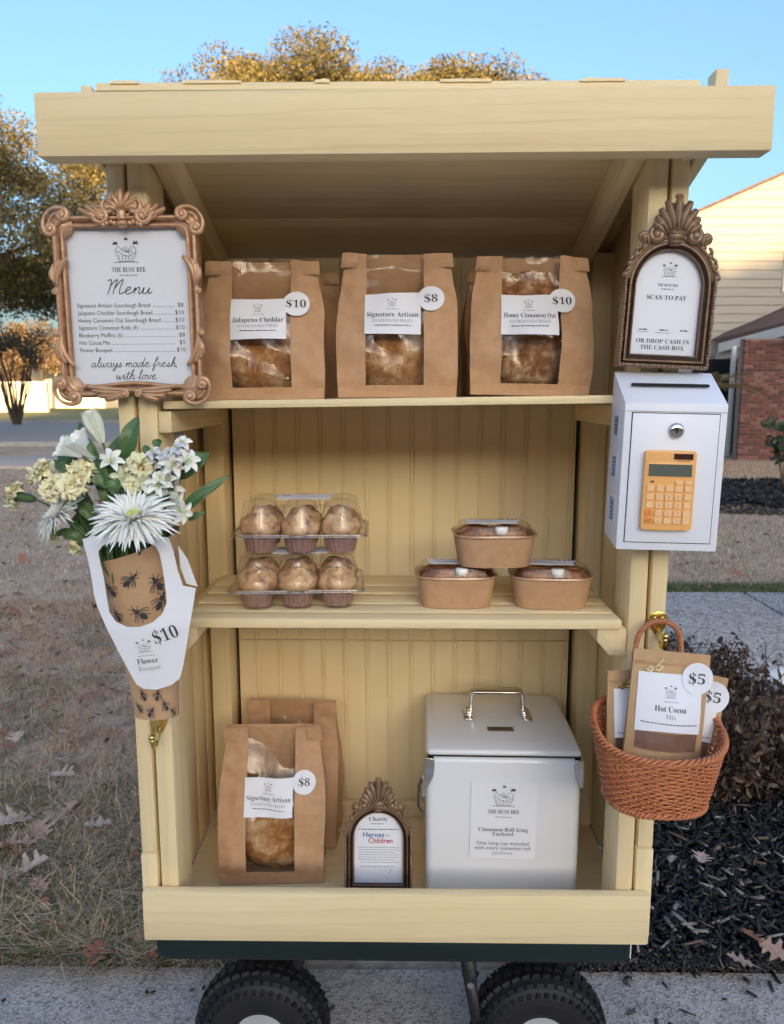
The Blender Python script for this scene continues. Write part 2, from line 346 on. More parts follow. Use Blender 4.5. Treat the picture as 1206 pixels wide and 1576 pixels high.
def script(g, s, x, z, wid, lw, slant=.22, hk=1.0):
    """monoline handwriting, centred on x and fitted to a width"""
    tot = sum(STROKES[c][0] for c in s); k = wid/tot; cx = x-wid/2
    for c in s:
        adv, sts = STROKES[c]
        for st in sts:
            P = [st[0]]+list(st)+[st[-1]]; out = []
            for i in range(1, len(P)-2):
                for j in range(5):
                    t_ = j/5; q = [.5*(2*P[i][d]+(P[i+1][d]-P[i-1][d])*t_+(2*P[i-1][d]-5*P[i][d]+4*P[i+1][d]-P[i+2][d])*t_**2+(3*P[i][d]-P[i-1][d]-3*P[i+1][d]+P[i+2][d])*t_**3) for d in (0, 1)]; out.append(q)
            out.append(P[-2]); g.ribbon([(cx+(q[0]+q[1]*slant)*k, z+q[1]*k*hk) for q in out], lw)
        cx += adv*k
def dashes(g, x0, x1, z, h, seed=0):
    r = random.Random(seed); x = x0
    while x < x1-h:
        l = r.uniform(1.5, 5)*h; l = min(l, x1-x); g.ribbon([(x, z), (x+l, z)], h); x += l+h*.9
def logo(g, x, z, s):
    """a basket of bread with three bees over it, drawn in lines; s = width"""
    L = s*.017
    def P(*p): g.ribbon([(x+a*s, z+b*s) for a, b in p], L)
    P((-.40, .02), (-.30, -.33), (.26, -.33), (.38, .02)); P((-.40, .02), (-.33, .06), (-.14, -.08), (.08, -.14), (.38, .02))
    P((-.40, .02), (-.43, .10), (-.30, .24), (-.20, .12), (.02, .03)); P((-.20, .12), (.00, .22), (.10, .10), (.22, .26), (.36, .16), (.38, .02))
    P((-.05, .16), (.10, -.04)); P((.10, .12), (-.10, .04), (.16, .02)); P((.04, .04), (.20, .08), (.24, -.02))
    for k in range(5): P((-.25+.1*k, -.30), (-.31+.145*k, -.06-.01*k))
    P((-.50, -.36), (-.2, -.345), (.2, -.345), (.46, -.36))
    for bx, bz, sz in ((-.42, .34, .075), (.0, .50, .055), (.36, .36, .085)):
        g.ribbon([(x+(bx-sz)*s, z+(bz-sz*.5)*s), (x+(bx+sz)*s, z+(bz+sz*.5)*s)], sz*s*.9)
        g.ribbon([(x+(bx-sz*.8)*s, z+(bz+sz)*s), (x+bx*s, z+bz*s), (x+(bx+sz*1.2)*s, z+(bz-sz*.9)*s)], L*1.6)
        P((bx-sz*1.4, bz), (bx+sz*1.5, bz-sz*.1))
# ------------------------------------------------------------------ the setting
def sheet(name, pts, z, m):
    g = G(); g.add([(p[0], p[1], z) for p in pts], [tuple(range(len(pts)))]); return kind(g.obj(name, m, fixn=False), 'structure')
def ground_mat(name, c1, c2, c3, sc, bmp=.5):
    m, t, bs = nodes(name); setp(bs, Roughness=.9, Specular_IOR_Level=.15); v = coords(t, rnd=False)
    a = ramp(t, noise_tex(t, v, sc, 6, .7), [(.3, c1), (.5, c2), (.7, c3)])
    mx = nd(t, 'ShaderNodeMix', data_type='RGBA', blend_type='MULTIPLY'); mx.inputs[0].default_value = .6
    t.links.new(a, mx.inputs['A']); t.links.new(ramp(t, noise_tex(t, v, sc*.06, 4), [(.3, (.6, .6, .6)), (.7, (1, 1, 1))]), mx.inputs['B'])
    t.links.new(mx.outputs['Result'], bs.inputs['Base Color']); bump(t, bs, noise_tex(t, v, sc*1.7, 5), bmp, .02); return m
def stone_mat(name, c1, c2, speck, sc, dark=(.05, .05, .05), bmp=.4):
    m, t, bs = nodes(name); setp(bs, Roughness=.85, Specular_IOR_Level=.25); v = coords(t, rnd=False)
    base = ramp(t, noise_tex(t, v, 2.2, 6, .6), [(.3, c1), (.7, c2)])
    vo = nd(t, 'ShaderNodeTexVoronoi'); vo.inputs['Scale'].default_value = sc; t.links.new(v, vo.inputs['Vector'])
    mx = nd(t, 'ShaderNodeMix', data_type='RGBA'); mx.inputs[0].default_value = speck; t.links.new(base, mx.inputs['A'])
    hs = nd(t, 'ShaderNodeSeparateColor'); t.links.new(vo.outputs['Color'], hs.inputs[0])
    t.links.new(ramp(t, hs.outputs[0], [(.0, dark), (.35, c1), (.75, c2), (1, (.62, .58, .54))]), mx.inputs['B'])
    m2 = nd(t, 'ShaderNodeMix', data_type='RGBA', blend_type='MULTIPLY'); m2.inputs[0].default_value = .55
    t.links.new(mx.outputs['Result'], m2.inputs['A']); t.links.new(ramp(t, noise_tex(t, v, 14, 6, .7), [(.32, (.45, .45, .45)), (.55, (1, 1, 1))]), m2.inputs['B'])
    t.links.new(m2.outputs['Result'], bs.inputs['Base Color'])
    n1 = bump(t, bs, vo.outputs['Distance'], bmp, .004); bump(t, bs, noise_tex(t, v, 60, 5), bmp, .004, n1); return m
M['lawn'] = ground_mat('dry lawn soil', (.28, .19, .135), (.54, .39, .285), (.72, .54, .40), 22)
M['mulchbase'] = ground_mat('dark mulch soil', (.008, .008, .009), (.018, .017, .018), (.035, .032, .032), 40, .8)
M['walk'] = stone_mat('sidewalk concrete', (.50, .41, .35), (.63, .525, .455), .55, 190)
M['aggregate'] = stone_mat('exposed aggregate', (.40, .335, .29), (.64, .54, .475), .8, 95, (.10, .08, .075), .9)
M['asphalt'] = mat('road asphalt', (.28, .26, .25), .9, (.34, .315, .30), 3, .3, 60, .01, rnd=False)
M['kerb'] = mat('kerb concrete', (.36, .34, .31), .85, (.29, .27, .25), 6, .2, 50, .003, rnd=False)
EDGE = .335
lawn = sheet('lawn', [(-400, EDGE), (400, EDGE), (400, 700), (-400, 700)], -.018, M['lawn'])
near_ground = sheet('near_ground', [(-400, -120), (400, -120), (400, EDGE), (-400, EDGE)], -.10, M['lawn'])
# sidewalk in slabs with recessed joints
for k, (x0, x1) in enumerate(((-6, -3.05), (-3.04, -1.52), (-1.51, 1.02), (1.03, 3.2), (3.21, 6))):
    g = G(); g.box(x0, x1, -1.6, EDGE, -.11, 0); kind(g.obj('sidewalk', M['walk'], bev=.006), 'structure')
bed = sheet('planting_bed', [(.30, EDGE+.004), (3.4, EDGE+.004), (3.4, 1.75), (.30, 1.75)], -.006, M['mulchbase'])
sheet('mulch_island', [(atz(1080, 790).x, 7.0), (4.6, 6.7), (6.5, 7.4), (7.2, 9.2), (5.6, 10.3), (4.6, 9.7), (3.7, 8.2)], -.004, M['mulchbase'])
for x0, x1 in ((-.15, 2.135), (2.155, 4.4), (4.42, 7)):
    g = G(); g.box(x0, x1, 1.76, 3.55, -.08, .012); kind(g.obj('garden_path', M['aggregate'], bev=.006), 'structure')
a, b = atz(1033, 988), atz(1135, 1062); d = (b-a).normalized(); nrm = Vector((-d.y, d.x, 0))*.045
g = G(); g.add([a-nrm+Vector((0, 0, h)) for h in (-.05, .06)]+[a+nrm+Vector((0, 0, h)) for h in (-.05, .06)]+[b+d*.25-nrm+Vector((0, 0, h)) for h in (-.05, .06)]+[b+d*.25+nrm+Vector((0, 0, h)) for h in (-.05, .06)],
      [(0, 1, 3, 2), (4, 6, 7, 5), (0, 4, 5, 1), (2, 3, 7, 6), (0, 2, 6, 4), (1, 5, 7, 3)])
kind(g.obj('path_edging', M['kerb'], bev=.008), 'structure')
# far street on the left
kind(G().box(-90, 3.0, 11.9, 14.3, -.2, .03).obj('far_sidewalk', M['walk'], bev=.01), 'structure')
kind(G().box(-90, 3.0, 17.6, 18.2, -.2, .10).obj('kerb', M['kerb'], bev=.02), 'structure')
sheet('road', [(-120, 18.2), (3, 18.2), (3, 33), (-120, 36)], .006, M['asphalt'])
g = G(); g.add([(-120, 36, -.1), (3, 33, -.1), (3, 33.5, -.1), (-120, 36.5, -.1), (-120, 36, .12), (3, 33, .12), (3, 33.5, .12), (-120, 36.5, .12)], [(0, 1, 5, 4), (4, 5, 6, 7), (3, 2, 6, 7)])
kind(g.obj('kerb', M['kerb']), 'structure')
M['farlawn'] = ground_mat('far dry lawn', (.22, .19, .07), (.32, .27, .11), (.38, .31, .14), 3)
sheet('far_lawn', [(-140, 36.5), (3, 33.5), (12, 33.5), (12, 75), (-140, 75)], .012, M['farlawn'])

# ---- grass
M['grass'] = attr_mat('dry grass blades', .75, .4)
def blades(n, xy, h0, h1, wd, cols, curl=.7):
    """bent tapering blades, two quads and a tip each"""
    x, y = xy(n); n = len(x); h = rng.uniform(h0, h1, n); az = rng.uniform(0, 2*PI, n); ln = rng.uniform(.2, 1.2, n)*curl*h*1.3
    dx, dy = np.cos(az), np.sin(az); px, py = -dy, dx; wv = wd*rng.uniform(.6, 1.3, n); z0 = np.full(n, -.02)
    tw = rng.uniform(-1, 1, n)*h*.35
    V = np.empty((n, 6, 3))
    for i, (t, ww) in enumerate(((0, 1), (.55, .75), (1, .12))):
        cx = x+dx*ln*t*t+px*tw*t*t; cyy = y+dy*ln*t*t+py*tw*t*t; cz = z0+h*(t-.35*t*t)
        for j, s in enumerate((-1, 1)): V[:, 2*i+j] = np.c_[cx+px*wv*ww*s/2, cyy+py*wv*ww*s/2, cz]
    b = np.arange(n)[:, None]*6; F = np.concatenate([b+np.array([[0, 1, 3, 2]]), b+np.array([[2, 3, 5, 4]])])
    c = np.array(cols)[rng.integers(0, len(cols), n)]*rng.uniform(.7, 1.25, (n, 1)); return V.reshape(-1, 3), F, np.concatenate([c, c])
DRY = [(.78, .57, .39), (.80, .62, .43), (.70, .50, .34), (.56, .39, .265), (.78, .58, .41), (.72, .54, .355)]
GRN = [(.12, .18, .06), (.17, .22, .09), (.26, .26, .13), (.38, .32, .20), (.46, .37, .25)]
def patch(n, ok, x0, x1, y0, y1, yp=1.0):
    x = rng.uniform(x0, x1, n); y = y0+(y1-y0)*rng.random(n)**yp; k = ok(x, y); return x[k], y[k]
def fbm(x, y, s, seed=0):
    return np.array([noise.noise(Vector((a*s, b*s, seed))) for a, b in zip(x, y)])
parts = []
inview = lambda x, y: (x < -.30) & (x > -.52*(y+1.168)/1.0-.25)
def clumpy(lo, s1, cond, *ar):
    def fn_(n):
        x, y = patch(n, cond, *ar); f = fbm(x, y, s1)+.5*fbm(x, y, s1*2.7, 3); k = rng.random(len(x)) < np.clip(.55+1.3*f, lo, 1); return x[k], y[k]
    return fn_
parts.append(blades(130000, clumpy(.12, 7.0, inview, -2.6, -.3, EDGE+.02, 3.4, 1.35), .025, .062, .0026, DRY, 1.05))
parts.append(blades(90000, clumpy(.10, 2.6, inview, -7.5, -.3, 2.7, 11.7, 1.35), .03, .06, .0058, DRY, 1.0))
parts.append(blades(26000, clumpy(.05, 9.0, inview, -1.9, -.28, EDGE+.015, 1.15, 1.5), .04, .115, .0030, DRY+GRN[:2], 1.15))
parts.append(blades(12000, lambda n: patch(n, lambda x, y: inview(x, y) & (y < EDGE+.55+.15*np.sin(x*9)), -1.7, -.28, EDGE+.01, EDGE+.75, 1.7), .03, .10, .0035, GRN+DRY[:2], .8))
def gy(n):
    x, y = patch(n, inview, -2.6, -.3, EDGE+.02, 3.2, 1.2); k = fbm(x, y, 2.3) > .12; return x[k], y[k]
parts.append(blades(30000, gy, .02, .055, .0028, GRN))
parts.append(blades(26000, lambda n: patch(n, lambda x, y: (x > .5) & (x < .55*(y+1.3)), .5, 5, 3.56, 7.5, 1.4), .03, .065, .0055, DRY+GRN[2:]))
parts.append(blades(9000, lambda n: patch(n, lambda x, y: x < .56*(y+1.3), .7, 3.2, 3.56, 3.8), .04, .08, .005, GRN[:3]))
parts.append(blades(26000, lambda n: patch(n, lambda x, y: (x > 2) & (x < .56*(y+1.3)) & ~((x > 3.6) & (y > 6.8) & (y < 10.2)), 2, 8, 7.4, 13.4), .03, .06, .012, DRY))
off = 0; Vs, Fs, Cs = [], [], []
for V, F, C in parts: Vs.append(V); Fs.append(F+off); Cs.append(C); off += len(V)
kind(link('dry_grass', colour_mesh('dry_grass', np.concatenate(Vs), np.concatenate(Fs), np.concatenate(Cs), M['grass'])), 'stuff')

# ---- mulch: splinters of dark bark
M['mulch'] = attr_mat('dark mulch chips', .6, 0, .5, .5, 130)
def chips(n, ok, x0, x1, y0, y1, z0, zr, l0, l1, cols, tilt=.5, w0=.005, w1=.016):
    x = rng.uniform(x0, x1, n); y = rng.uniform(y0, y1, n); k = ok(x, y); x, y = x[k], y[k]; n = len(x)
    L = rng.uniform(l0, l1, n)*rng.uniform(.4, 1, n); W = rng.uniform(w0, w1, n); T = rng.uniform(.002, .007, n); z = z0+rng.random(n)*zr
    az = rng.uniform(0, 2*PI, n); ti = rng.normal(0, tilt, n); ro = rng.uniform(-.8, .8, n)
    d = np.c_[np.cos(az)*np.cos(ti), np.sin(az)*np.cos(ti), np.sin(ti)]; s0 = np.c_[-np.sin(az), np.cos(az), np.zeros(n)]; u0 = np.cross(d, s0)
    s = s0*np.cos(ro)[:, None]+u0*np.sin(ro)[:, None]; u = np.cross(d, s); c = np.c_[x, y, z]
    V = np.empty((n, 8, 3)); i = 0
    for a in (-1, 1):
        for b_ in (-1, 1):
            for e in (-1, 1):
                kx = rng.uniform(.5, 1.1, (n, 1)); V[:, i] = c+d*(a*L/2)[:, None]*rng.uniform(.75, 1.1, (n, 1))+s*(b_*W/2)[:, None]*kx+u*(e*T/2)[:, None]; i += 1
    q = np.array([(0, 1, 3, 2), (4, 6, 7, 5), (0, 4, 5, 1), (2, 3, 7, 6), (0, 2, 6, 4), (1, 5, 7, 3)]); b = np.arange(n)[:, None, None]*8
    F = (b+q[None]).reshape(-1, 4); C = np.repeat(np.array(cols)[rng.integers(0, len(cols), n)]*rng.uniform(.6, 1.4, (n, 1)), 6, 0)
    return V.reshape(-1, 3), F, C
DK = [(.011, .011, .012), (.017, .016, .017), (.028, .027, .028), (.009, .009, .010), (.042, .038, .037), (.024, .019, .017), (.014, .014, .015)]*3+[(.12, .10, .085), (.09, .085, .085)]
parts = [chips(26000, lambda x, y: x < .55*(y+1.4), .30, 2.0, EDGE+.012, 1.75, .002, .034, .012, .065, DK, .5, .0025, .0095),
         chips(4500, lambda x, y: x < .55*(y+1.4), .30, 2.0, EDGE-.004, EDGE+.04, .002, .02, .012, .05, DK, .3, .0025, .009),
         chips(150, lambda x, y: (x > .33) & (rng.random(len(x)) < np.exp(-(EDGE-y)*11)), .33, 1.2, -.12, EDGE, .002, .003, .012, .045, DK, .08, .003, .009),
         chips(90, lambda x, y: rng.random(len(x)) < np.exp(-(EDGE-y)*6), -1.0, .3, .0, EDGE, .002, .002, .008, .03, DK, .05, .003, .008),
         chips(240, lambda x, y: x < .55*(y+1.4), .34, 1.3, EDGE+.02, 1.1, .03, .012, .02, .08, [(.30, .26, .22), (.22, .18, .15), (.16, .10, .07)], .3, .004, .010),
         chips(5000, lambda x, y: (x > 3.75+abs(y-8.3)*.35) & (x < .57*(y+1.3)), 3.6, 7, 6.9, 10.0, .0, .05, .05, .16, DK, .5, .02, .05)]
off = 0; Vs, Fs, Cs = [], [], []
for V, F, C in parts: Vs.append(V); Fs.append(F+off); Cs.append(C); off += len(V)
kind(link('bark_mulch', colour_mesh('bark_mulch', np.concatenate(Vs), np.concatenate(Fs), np.concatenate(Cs), M['mulch'])), 'stuff')

# ---- brown leaf litter between the blades
def litter(n, ok, x0, x1, y0, y1, s0, s1):
    x, y = patch(n, ok, x0, x1, y0, y1, 1.3); n = len(x); a = rng.uniform(0, 2*PI, n); s = rng.uniform(s0, s1, n); ti = rng.normal(0, .35, (n, 2)); V = np.empty((n, 4, 3))
    for i, (u, v) in enumerate(((-1, 0), (0, -.55), (1, 0), (0, .55))):
        dx_, dy_ = s*(u*np.cos(a)-v*np.sin(a)), s*(u*np.sin(a)+v*np.cos(a)); V[:, i] = np.c_[x+dx_, y+dy_, .018+rng.uniform(0, .012, n)+dx_*ti[:, 0]+dy_*ti[:, 1]]
    c = np.array([(.24, .13, .08), (.32, .19, .13), (.17, .10, .07), (.36, .25, .19), (.28, .11, .06)])[rng.integers(0, 5, n)]*rng.uniform(.7, 1.2, (n, 1)); return V.reshape(-1, 3), np.arange(n*4).reshape(-1, 4), c
parts = [litter(2600, inview, -2.4, -.3, EDGE+.05, 3.2, .006, .02), litter(1300, inview, -7, -.3, 3, 11, .015, .05), litter(260, lambda x, y: x < .56*(y+1.3), .7, 5, 3.6, 8, .012, .035)]
off = 0; Vs, Fs, Cs = [], [], []
for V, F, C in parts: Vs.append(V); Fs.append(F+off); Cs.append(C); off += len(V)
kind(link('leaf_litter', colour_mesh('leaf_litter', np.concatenate(Vs), np.concatenate(Fs), np.concatenate(Cs), M['mulch'])), 'stuff')

# ---- fallen oak leaves
def oak_leaf_mesh(name, m, curl, seed):
    r = random.Random(seed); pts = []
    lobes = [(0, .02), (.10, .045), (.16, .20), (.22, .25), (.25, .17), (.33, .15), (.39, .38), (.47, .45), (.50, .36), (.53, .17), (.62, .15), (.68, .33), (.75, .38), (.77, .26), (.81, .13), (.88, .17), (.93, .12), (1, 0)]
    def side_(sg): k = r.uniform(.8, 1.1); sh = r.uniform(-.04, .04); return [(x+(sh+r.uniform(-.012, .012))*math.sin(PI*x), sg*y*k*r.uniform(.9, 1.1)) for x, y in lobes]
    left, right = side_(1), side_(-1)
    mid = [(x, 0) for x, _ in lobes]
    def z(x, y): return curl*(abs(y)**1.5*1.6+.35*(x-.5)**2)+.05*curl*math.sin(9*x+seed)
    vs = []; n = len(lobes)
    for row in (left, mid, right): vs += [(x-.5, y, z(x, y)) for x, y in row]
    fs = []
    for i in range(n-1): fs += [(i, i+1, n+i+1, n+i), (n+i, n+i+1, 2*n+i+1, 2*n+i)]
    g = G(); g.add(vs, fs); g.tube([(-.5, 0, z(0, 0)), (-.62, .02, z(0, 0)+.02), (-.76, .05, .02)], [.012, .009, .008], 5)
    return g.mesh(name, m, smooth=False)
LM = [mat('oak leaf tan', (.50, .315, .225), .7, (.38, .22, .155), 6, .3, 18, .01), mat('oak leaf rust', (.40, .15, .07), .7, (.28, .105, .055), 6, .3, 18, .01), mat('oak leaf pale', (.58, .43, .34), .7, (.46, .31, .24), 6, .3, 18, .01)]
leaf_me = [oak_leaf_mesh('oak_leaf', LM[i % 3], .10+.13*(i % 4), i) for i in range(9)]
def leaf(px, py, size, k, label, z=.028, group='fallen oak leaves'):
    p = atz(px, py, z); o = link('oak_leaf', leaf_me[k % 9]); o.location = p; o.scale = (size,)*3
    o.rotation_euler = (random.uniform(-.28, .28), random.uniform(-.28, .28), random.uniform(0, 6.28)); return tag(o, label, 'leaf', group)
for px, py, s, k, lb in (
    (22, 1262, .12, 2, 'big pale oak leaf on top of the leaf pile at the left edge'), (60, 1278, .12, 0, 'tan oak leaf at the right side of the leaf pile by the left edge'), (20, 1302, .12, 3, 'tan oak leaf in the middle of the leaf pile at the left edge'),
    (45, 1335, .10, 2, 'pale oak leaf below the leaf pile at the left edge'), (4, 1345, .10, 0, 'tan oak leaf cut by the left edge, lowest of the leaf pile'), (82, 1255, .085, 0, 'tan oak leaf just right of the leaf pile, pointing away from it'),
    (95, 1192, .085, 2, 'pale oak leaf lying alone above the leaf pile in mid lawn'), (128, 1165, .07, 0, 'small tan oak leaf beside the pale one in mid lawn'), (25, 1135, .07, 2, 'pale oak leaf near the left edge, level with the lower end of the bouquet'), (62, 1138, .06, 3, 'small tan leaf, second from the left edge level with the bouquet end'),
    (152, 1268, .085, 5, 'pale oak leaf between the leaf pile and the stand base'), (105, 1245, .07, 6, 'tan oak leaf half tucked under dry grass right of the leaf pile'), (180, 1110, .085, 0, 'tan oak leaf lying close left of the brass hook'), (194, 1124, .07, 3, 'tan oak leaf touching the stand post below the brass hook'),
    (12, 1078, .06, 6, 'tan oak leaf at the left edge, highest of the tan leaves'), (60, 1362, .08, 3, 'tan oak leaf below the leaf pile near the sidewalk grass'),
    (20, 985, .075, 4, 'rust brown oak leaf at the left edge level with the bouquet carrier'), (150, 1465, .085, 1, 'rust brown oak leaf lying on the sidewalk joint in the grass edge'), (238, 1472, .06, 7, 'small rust leaf under the left corner of the stand'), (135, 1072, .11, 4, 'large rust brown oak leaf left of the bouquet tip'), (75, 935, .06, 1, 'small rust leaf left of the carrier, upper of two'), (97, 947, .055, 7, 'small rust leaf left of the carrier, lower of two')):
    leaf(px, py, s, k, lb)
for px, py, s, k, lb in ((1055, 868, .15, 1, 'orange brown leaf on the grass beside the post under the cash box'), (1098, 868, .11, 7, 'orange brown leaf on the grass, middle one of three behind the path'), (1135, 882, .10, 4, 'orange brown leaf on the grass, farthest right behind the path')): leaf(px, py, s, k, lb, .05)
for px, py, s, k, lb in ((1080, 1320, .06, 2, 'pale bleached leaf scrap on the black mulch below the basket'), (1034, 1322, .035, 5, 'tiny pale leaf scrap on the mulch beside the stand post'), (1158, 1440, .07, 1, 'upright curled reddish leaf at the front of the black mulch'), (1192, 1462, .07, 0, 'reddish leaf at the right edge of the mulch front'), (1140, 1478, .06, 0, 'flat curled tan leaf at the mulch edge by the sidewalk')): leaf(px, py, s, k, lb, .045)

# ---- trees and shrubs
M['leafy'] = attr_mat('tree foliage', .6, .25, .3)
M['bark'] = mat('grey bark', (.11, .085, .065), .9, (.06, .048, .04), 12, .8, 30, .03)
M['twig'] = mat('dead twig', (.20, .135, .10), .9, (.09, .06, .045), 30, .4, 60, .004)
def foliage(centres, n, spread, size, cols, flat=.7):
    """leaf sprays scattered round clump centres (x, y, z, r)"""
    c = np.array(centres); k = rng.integers(0, len(c), n); p = rng.normal(0, 1, (n, 3)); p /= np.linalg.norm(p, axis=1)[:, None]
    p *= (rng.random((n, 1))**.45)*c[k, 3:4]*spread; p[:, 2] *= flat; p += c[k, :3]
    a = rng.normal(0, 1, (n, 3)); a /= np.linalg.norm(a, axis=1)[:, None]; b = np.cross(a, rng.normal(0, 1, (n, 3))); b /= np.linalg.norm(b, axis=1)[:, None]
    s = (size*rng.uniform(.5, 1.3, n))[:, None]; V = np.stack([p-a*s, p-b*s*.45, p+a*s, p+b*s*.45], 1).reshape(-1, 3)
    F = np.arange(n*4).reshape(-1, 4); tone = rng.uniform(.75, 1.25, (len(c), 1))[k]
    return V, F, np.array(cols)[rng.integers(0, len(cols), n)]*tone*rng.uniform(.8, 1.2, (n, 1))
def limbs(g, base, top, r0, r1, bend=.1, n=6, seg=8):
    b = Vector(base); t = Vector(top); pts = []
    for i in range(seg+1):
        f = i/seg; p = b.lerp(t, f); q = (t-b).length*bend
        pts.append(p+Vector((nz(f*2, b.x+t.x, 1)*q, nz(f*2, b.y, t.y+2)*q, 0))*math.sin(PI*f))
    g.tube(pts, [lerp(r0, r1, i/seg) for i in range(seg+1)], n)
def tree(name, label, cx, cy_, zt, rx, rz, n, size, cols, nclump, cl_r, trunk_r, base_z=0, group='oaks beyond the lawn', low=-.5):
    t = thing(name, label, 'tree', (cx, cy_, base_z), group=group); zc = zt-rz-base_z; cs = []
    while len(cs) < nclump:
        v = np.array([rng.normal(), rng.normal(), rng.normal()]); v /= np.linalg.norm(v); v *= rng.uniform(.55, 1)
        if v[2] < low: continue
        cs.append((v[0]*rx, v[1]*rx, zc+v[2]*rz, cl_r*rng.uniform(.6, 1.25)))
    V, F, C = foliage(cs, n, 1, size, cols); kind(link('crown', colour_mesh('crown', V, F, C, M['leafy']), t), 'stuff')
    g = G(); limbs(g, (0, 0, 0), (rx*.06, 0, zc-rz*.35), trunk_r, trunk_r*.7, .06, 10)
    for c in cs[:26]: limbs(g, (rx*.06, 0, (zc-rz*.35)*rng.uniform(.75, 1)), c[:3], trunk_r*.32, .02, .15, 6)
    g.obj('trunk', M['bark'], t, smooth=True); return t
OAK = [(.16, .132, .048), (.20, .158, .055), (.11, .098, .040), (.25, .19, .068), (.17, .135, .048)]
p = at(40, 608, 22); t_left = tree('live_oak', 'broad oak behind the menu frame, its top lit gold and its underside dark', p.x-1.7, 22, at(40, 168, 22).z, 5.6, 3.1, 150000, .062, OAK, 150, 1.15, .28, low=-.75)
p = at(470, 608, 36); tree('live_oak', 'sunlit golden oak rising above the middle of the stand roof', p.x, 36, at(470, 96, 36).z, 5.4, 3.0, 120000, .085, OAK, 150, 1.35, .35)
p = at(690, 608, 40); tree('live_oak', 'smaller golden oak crown over the roof, right of the larger one', p.x, 40, at(690, 112, 40).z, 4.6, 2.8, 90000, .09, OAK, 120, 1.3, .32)
# hanging low branches of the left oak against the sky
TANT = [(.23, .15, .085), (.28, .19, .10), (.20, .14, .09), (.14, .10, .06)]
p = at(22, 600, 31)
t = thing('crape_myrtle', 'small thin tree with many bare upright stems left of the menu frame', 'tree', (p.x, 31, 0)); g = G(); cs = []
for k in range(16):
    a = k*2.4; e = (math.cos(a)*rng.uniform(.4, 1.7), math.sin(a)*1.2, rng.uniform(2.6, 4.4)); limbs(g, (math.cos(a)*.12, math.sin(a)*.12, 0), e, .045, .01, .12, 5)
    for j in range(3):
        q = Vector(e)*rng.uniform(.6, .95); limbs(g, q, q+Vector((rng.uniform(-.5, .5), rng.uniform(-.4, .4), rng.uniform(.2, .7))), .014, .005, .1, 4, 4)
    cs.append((e[0], e[1], e[2]-.2, .55))
g.obj('trunk', M['bark'], t); V, F, C = foliage(cs, 2600, 1, .07, [(.09, .08, .04), (.16, .11, .06), (.12, .09, .05)]); kind(link('crown', colour_mesh('crown', V, F, C, M['leafy']), t), 'stuff')
for px, zt, Y, r, lab in ((64, 498, 68, 3.2, 'tan leafless tree far off behind the pale house'), (10, 520, 74, 4.2, 'distant brown tree behind the cream wall')):
    p = at(px, 600, Y); tree('bare_tree', lab, p.x, Y, at(px, zt, Y).z, r, 2.6, 9000, .16, TANT, 40, 1.1, .2, group='trees at the far end of the street')
# far line of woods that closes the horizon
cs = [(x, 110+rng.uniform(-4, 4), rng.uniform(1, 5.5), rng.uniform(1.8, 3.2)) for x in np.linspace(-150, 120, 210)]
V, F, C = foliage(cs, 22000, 1, .55, TANT+OAK[:2]); kind(link('distant_woods', colour_mesh('distant_woods', V, F, C, M['leafy'])), 'stuff')

# dead shrub behind the basket
sb = atz(1150, 1262); t = thing('dead_shrub', 'dry brown dead shrub with shrivelled leaves in the black mulch behind the wicker basket', 'shrub', (sb.x, sb.y+.22, 0)); g = G(); V_, F_, C_ = [], [], []; cs = []
for k in range(260):
    bx, by = rng.uniform(-.26, .20), rng.uniform(-.16, .5); h = rng.uniform(.18, .36)*(1-.25*abs(bx-.05)); e = Vector((bx+rng.normal(0, .07), by+rng.normal(0, .07), h))
    limbs(g, (bx, by, 0), e, .0042, .0015, .25, 5, 6)
    for j in range(2):
        q = Vector((bx, by, 0)).lerp(e, rng.uniform(.35, .9)); limbs(g, q, q+Vector((rng.uniform(-.08, .08), rng.uniform(-.08, .08), rng.uniform(.01, .09))), .002, .001, .2, 4, 4)
    for j in range(4): q = Vector((bx, by, 0)).lerp(e, rng.uniform(.15, 1)); cs.append((q.x, q.y, q.z, .055))
for k in range(9): limbs(g, (rng.uniform(-.1, .35), rng.uniform(0, .3), 0), (rng.uniform(-.1, .38), rng.uniform(0, .3), rng.uniform(.36, .46)), .004, .0015, .12, 5, 6)
g.obj('stem', M['twig'], t, smooth=True)
def curled(cs, n, size, cols):
    """shrivelled leaves: folded, twisted little strips of four quads"""
    c = np.array(cs); k = rng.integers(0, len(c), n); p = c[k, :3]+rng.normal(0, .5, (n, 3))*c[k, 3:4]; p[:, 2] = np.maximum(p[:, 2], .004)
    a = rng.normal(0, 1, (n, 3)); a[:, 2] -= .5; a /= np.linalg.norm(a, axis=1)[:, None]; b = np.cross(a, rng.normal(0, 1, (n, 3))); b /= np.linalg.norm(b, axis=1)[:, None]; u = np.cross(a, b)
    s = (size*rng.uniform(.5, 1.5, n))[:, None]; V = np.empty((n, 9, 3)); i = 0
    for r_, wv in ((-1, .25), (0, .55), (1, .15)):
        tw = rng.uniform(-.5, .5, (n, 1))
        for q in (-1, 0, 1): V[:, i] = p+a*s*r_+b*s*wv*q+u*s*(abs(q)*.45*wv+tw*.35*q+.5*r_*r_*rng.uniform(-.6, .9, (n, 1))); i += 1
    bq = np.array([(0, 1, 4, 3), (1, 2, 5, 4), (3, 4, 7, 6), (4, 5, 8, 7)]); F = (np.arange(n)[:, None, None]*9+bq[None]).reshape(-1, 4)
    return V.reshape(-1, 3), F, np.repeat(np.array(cols)[rng.integers(0, len(cols), n)]*rng.uniform(.6, 1.4, (n, 1)), 4, 0)
V, F, C = curled(cs, 15000, .0105, [(.12, .07, .045), (.075, .044, .03), (.16, .10, .068), (.05, .03, .022), (.10, .064, .045), (.24, .17, .125)])
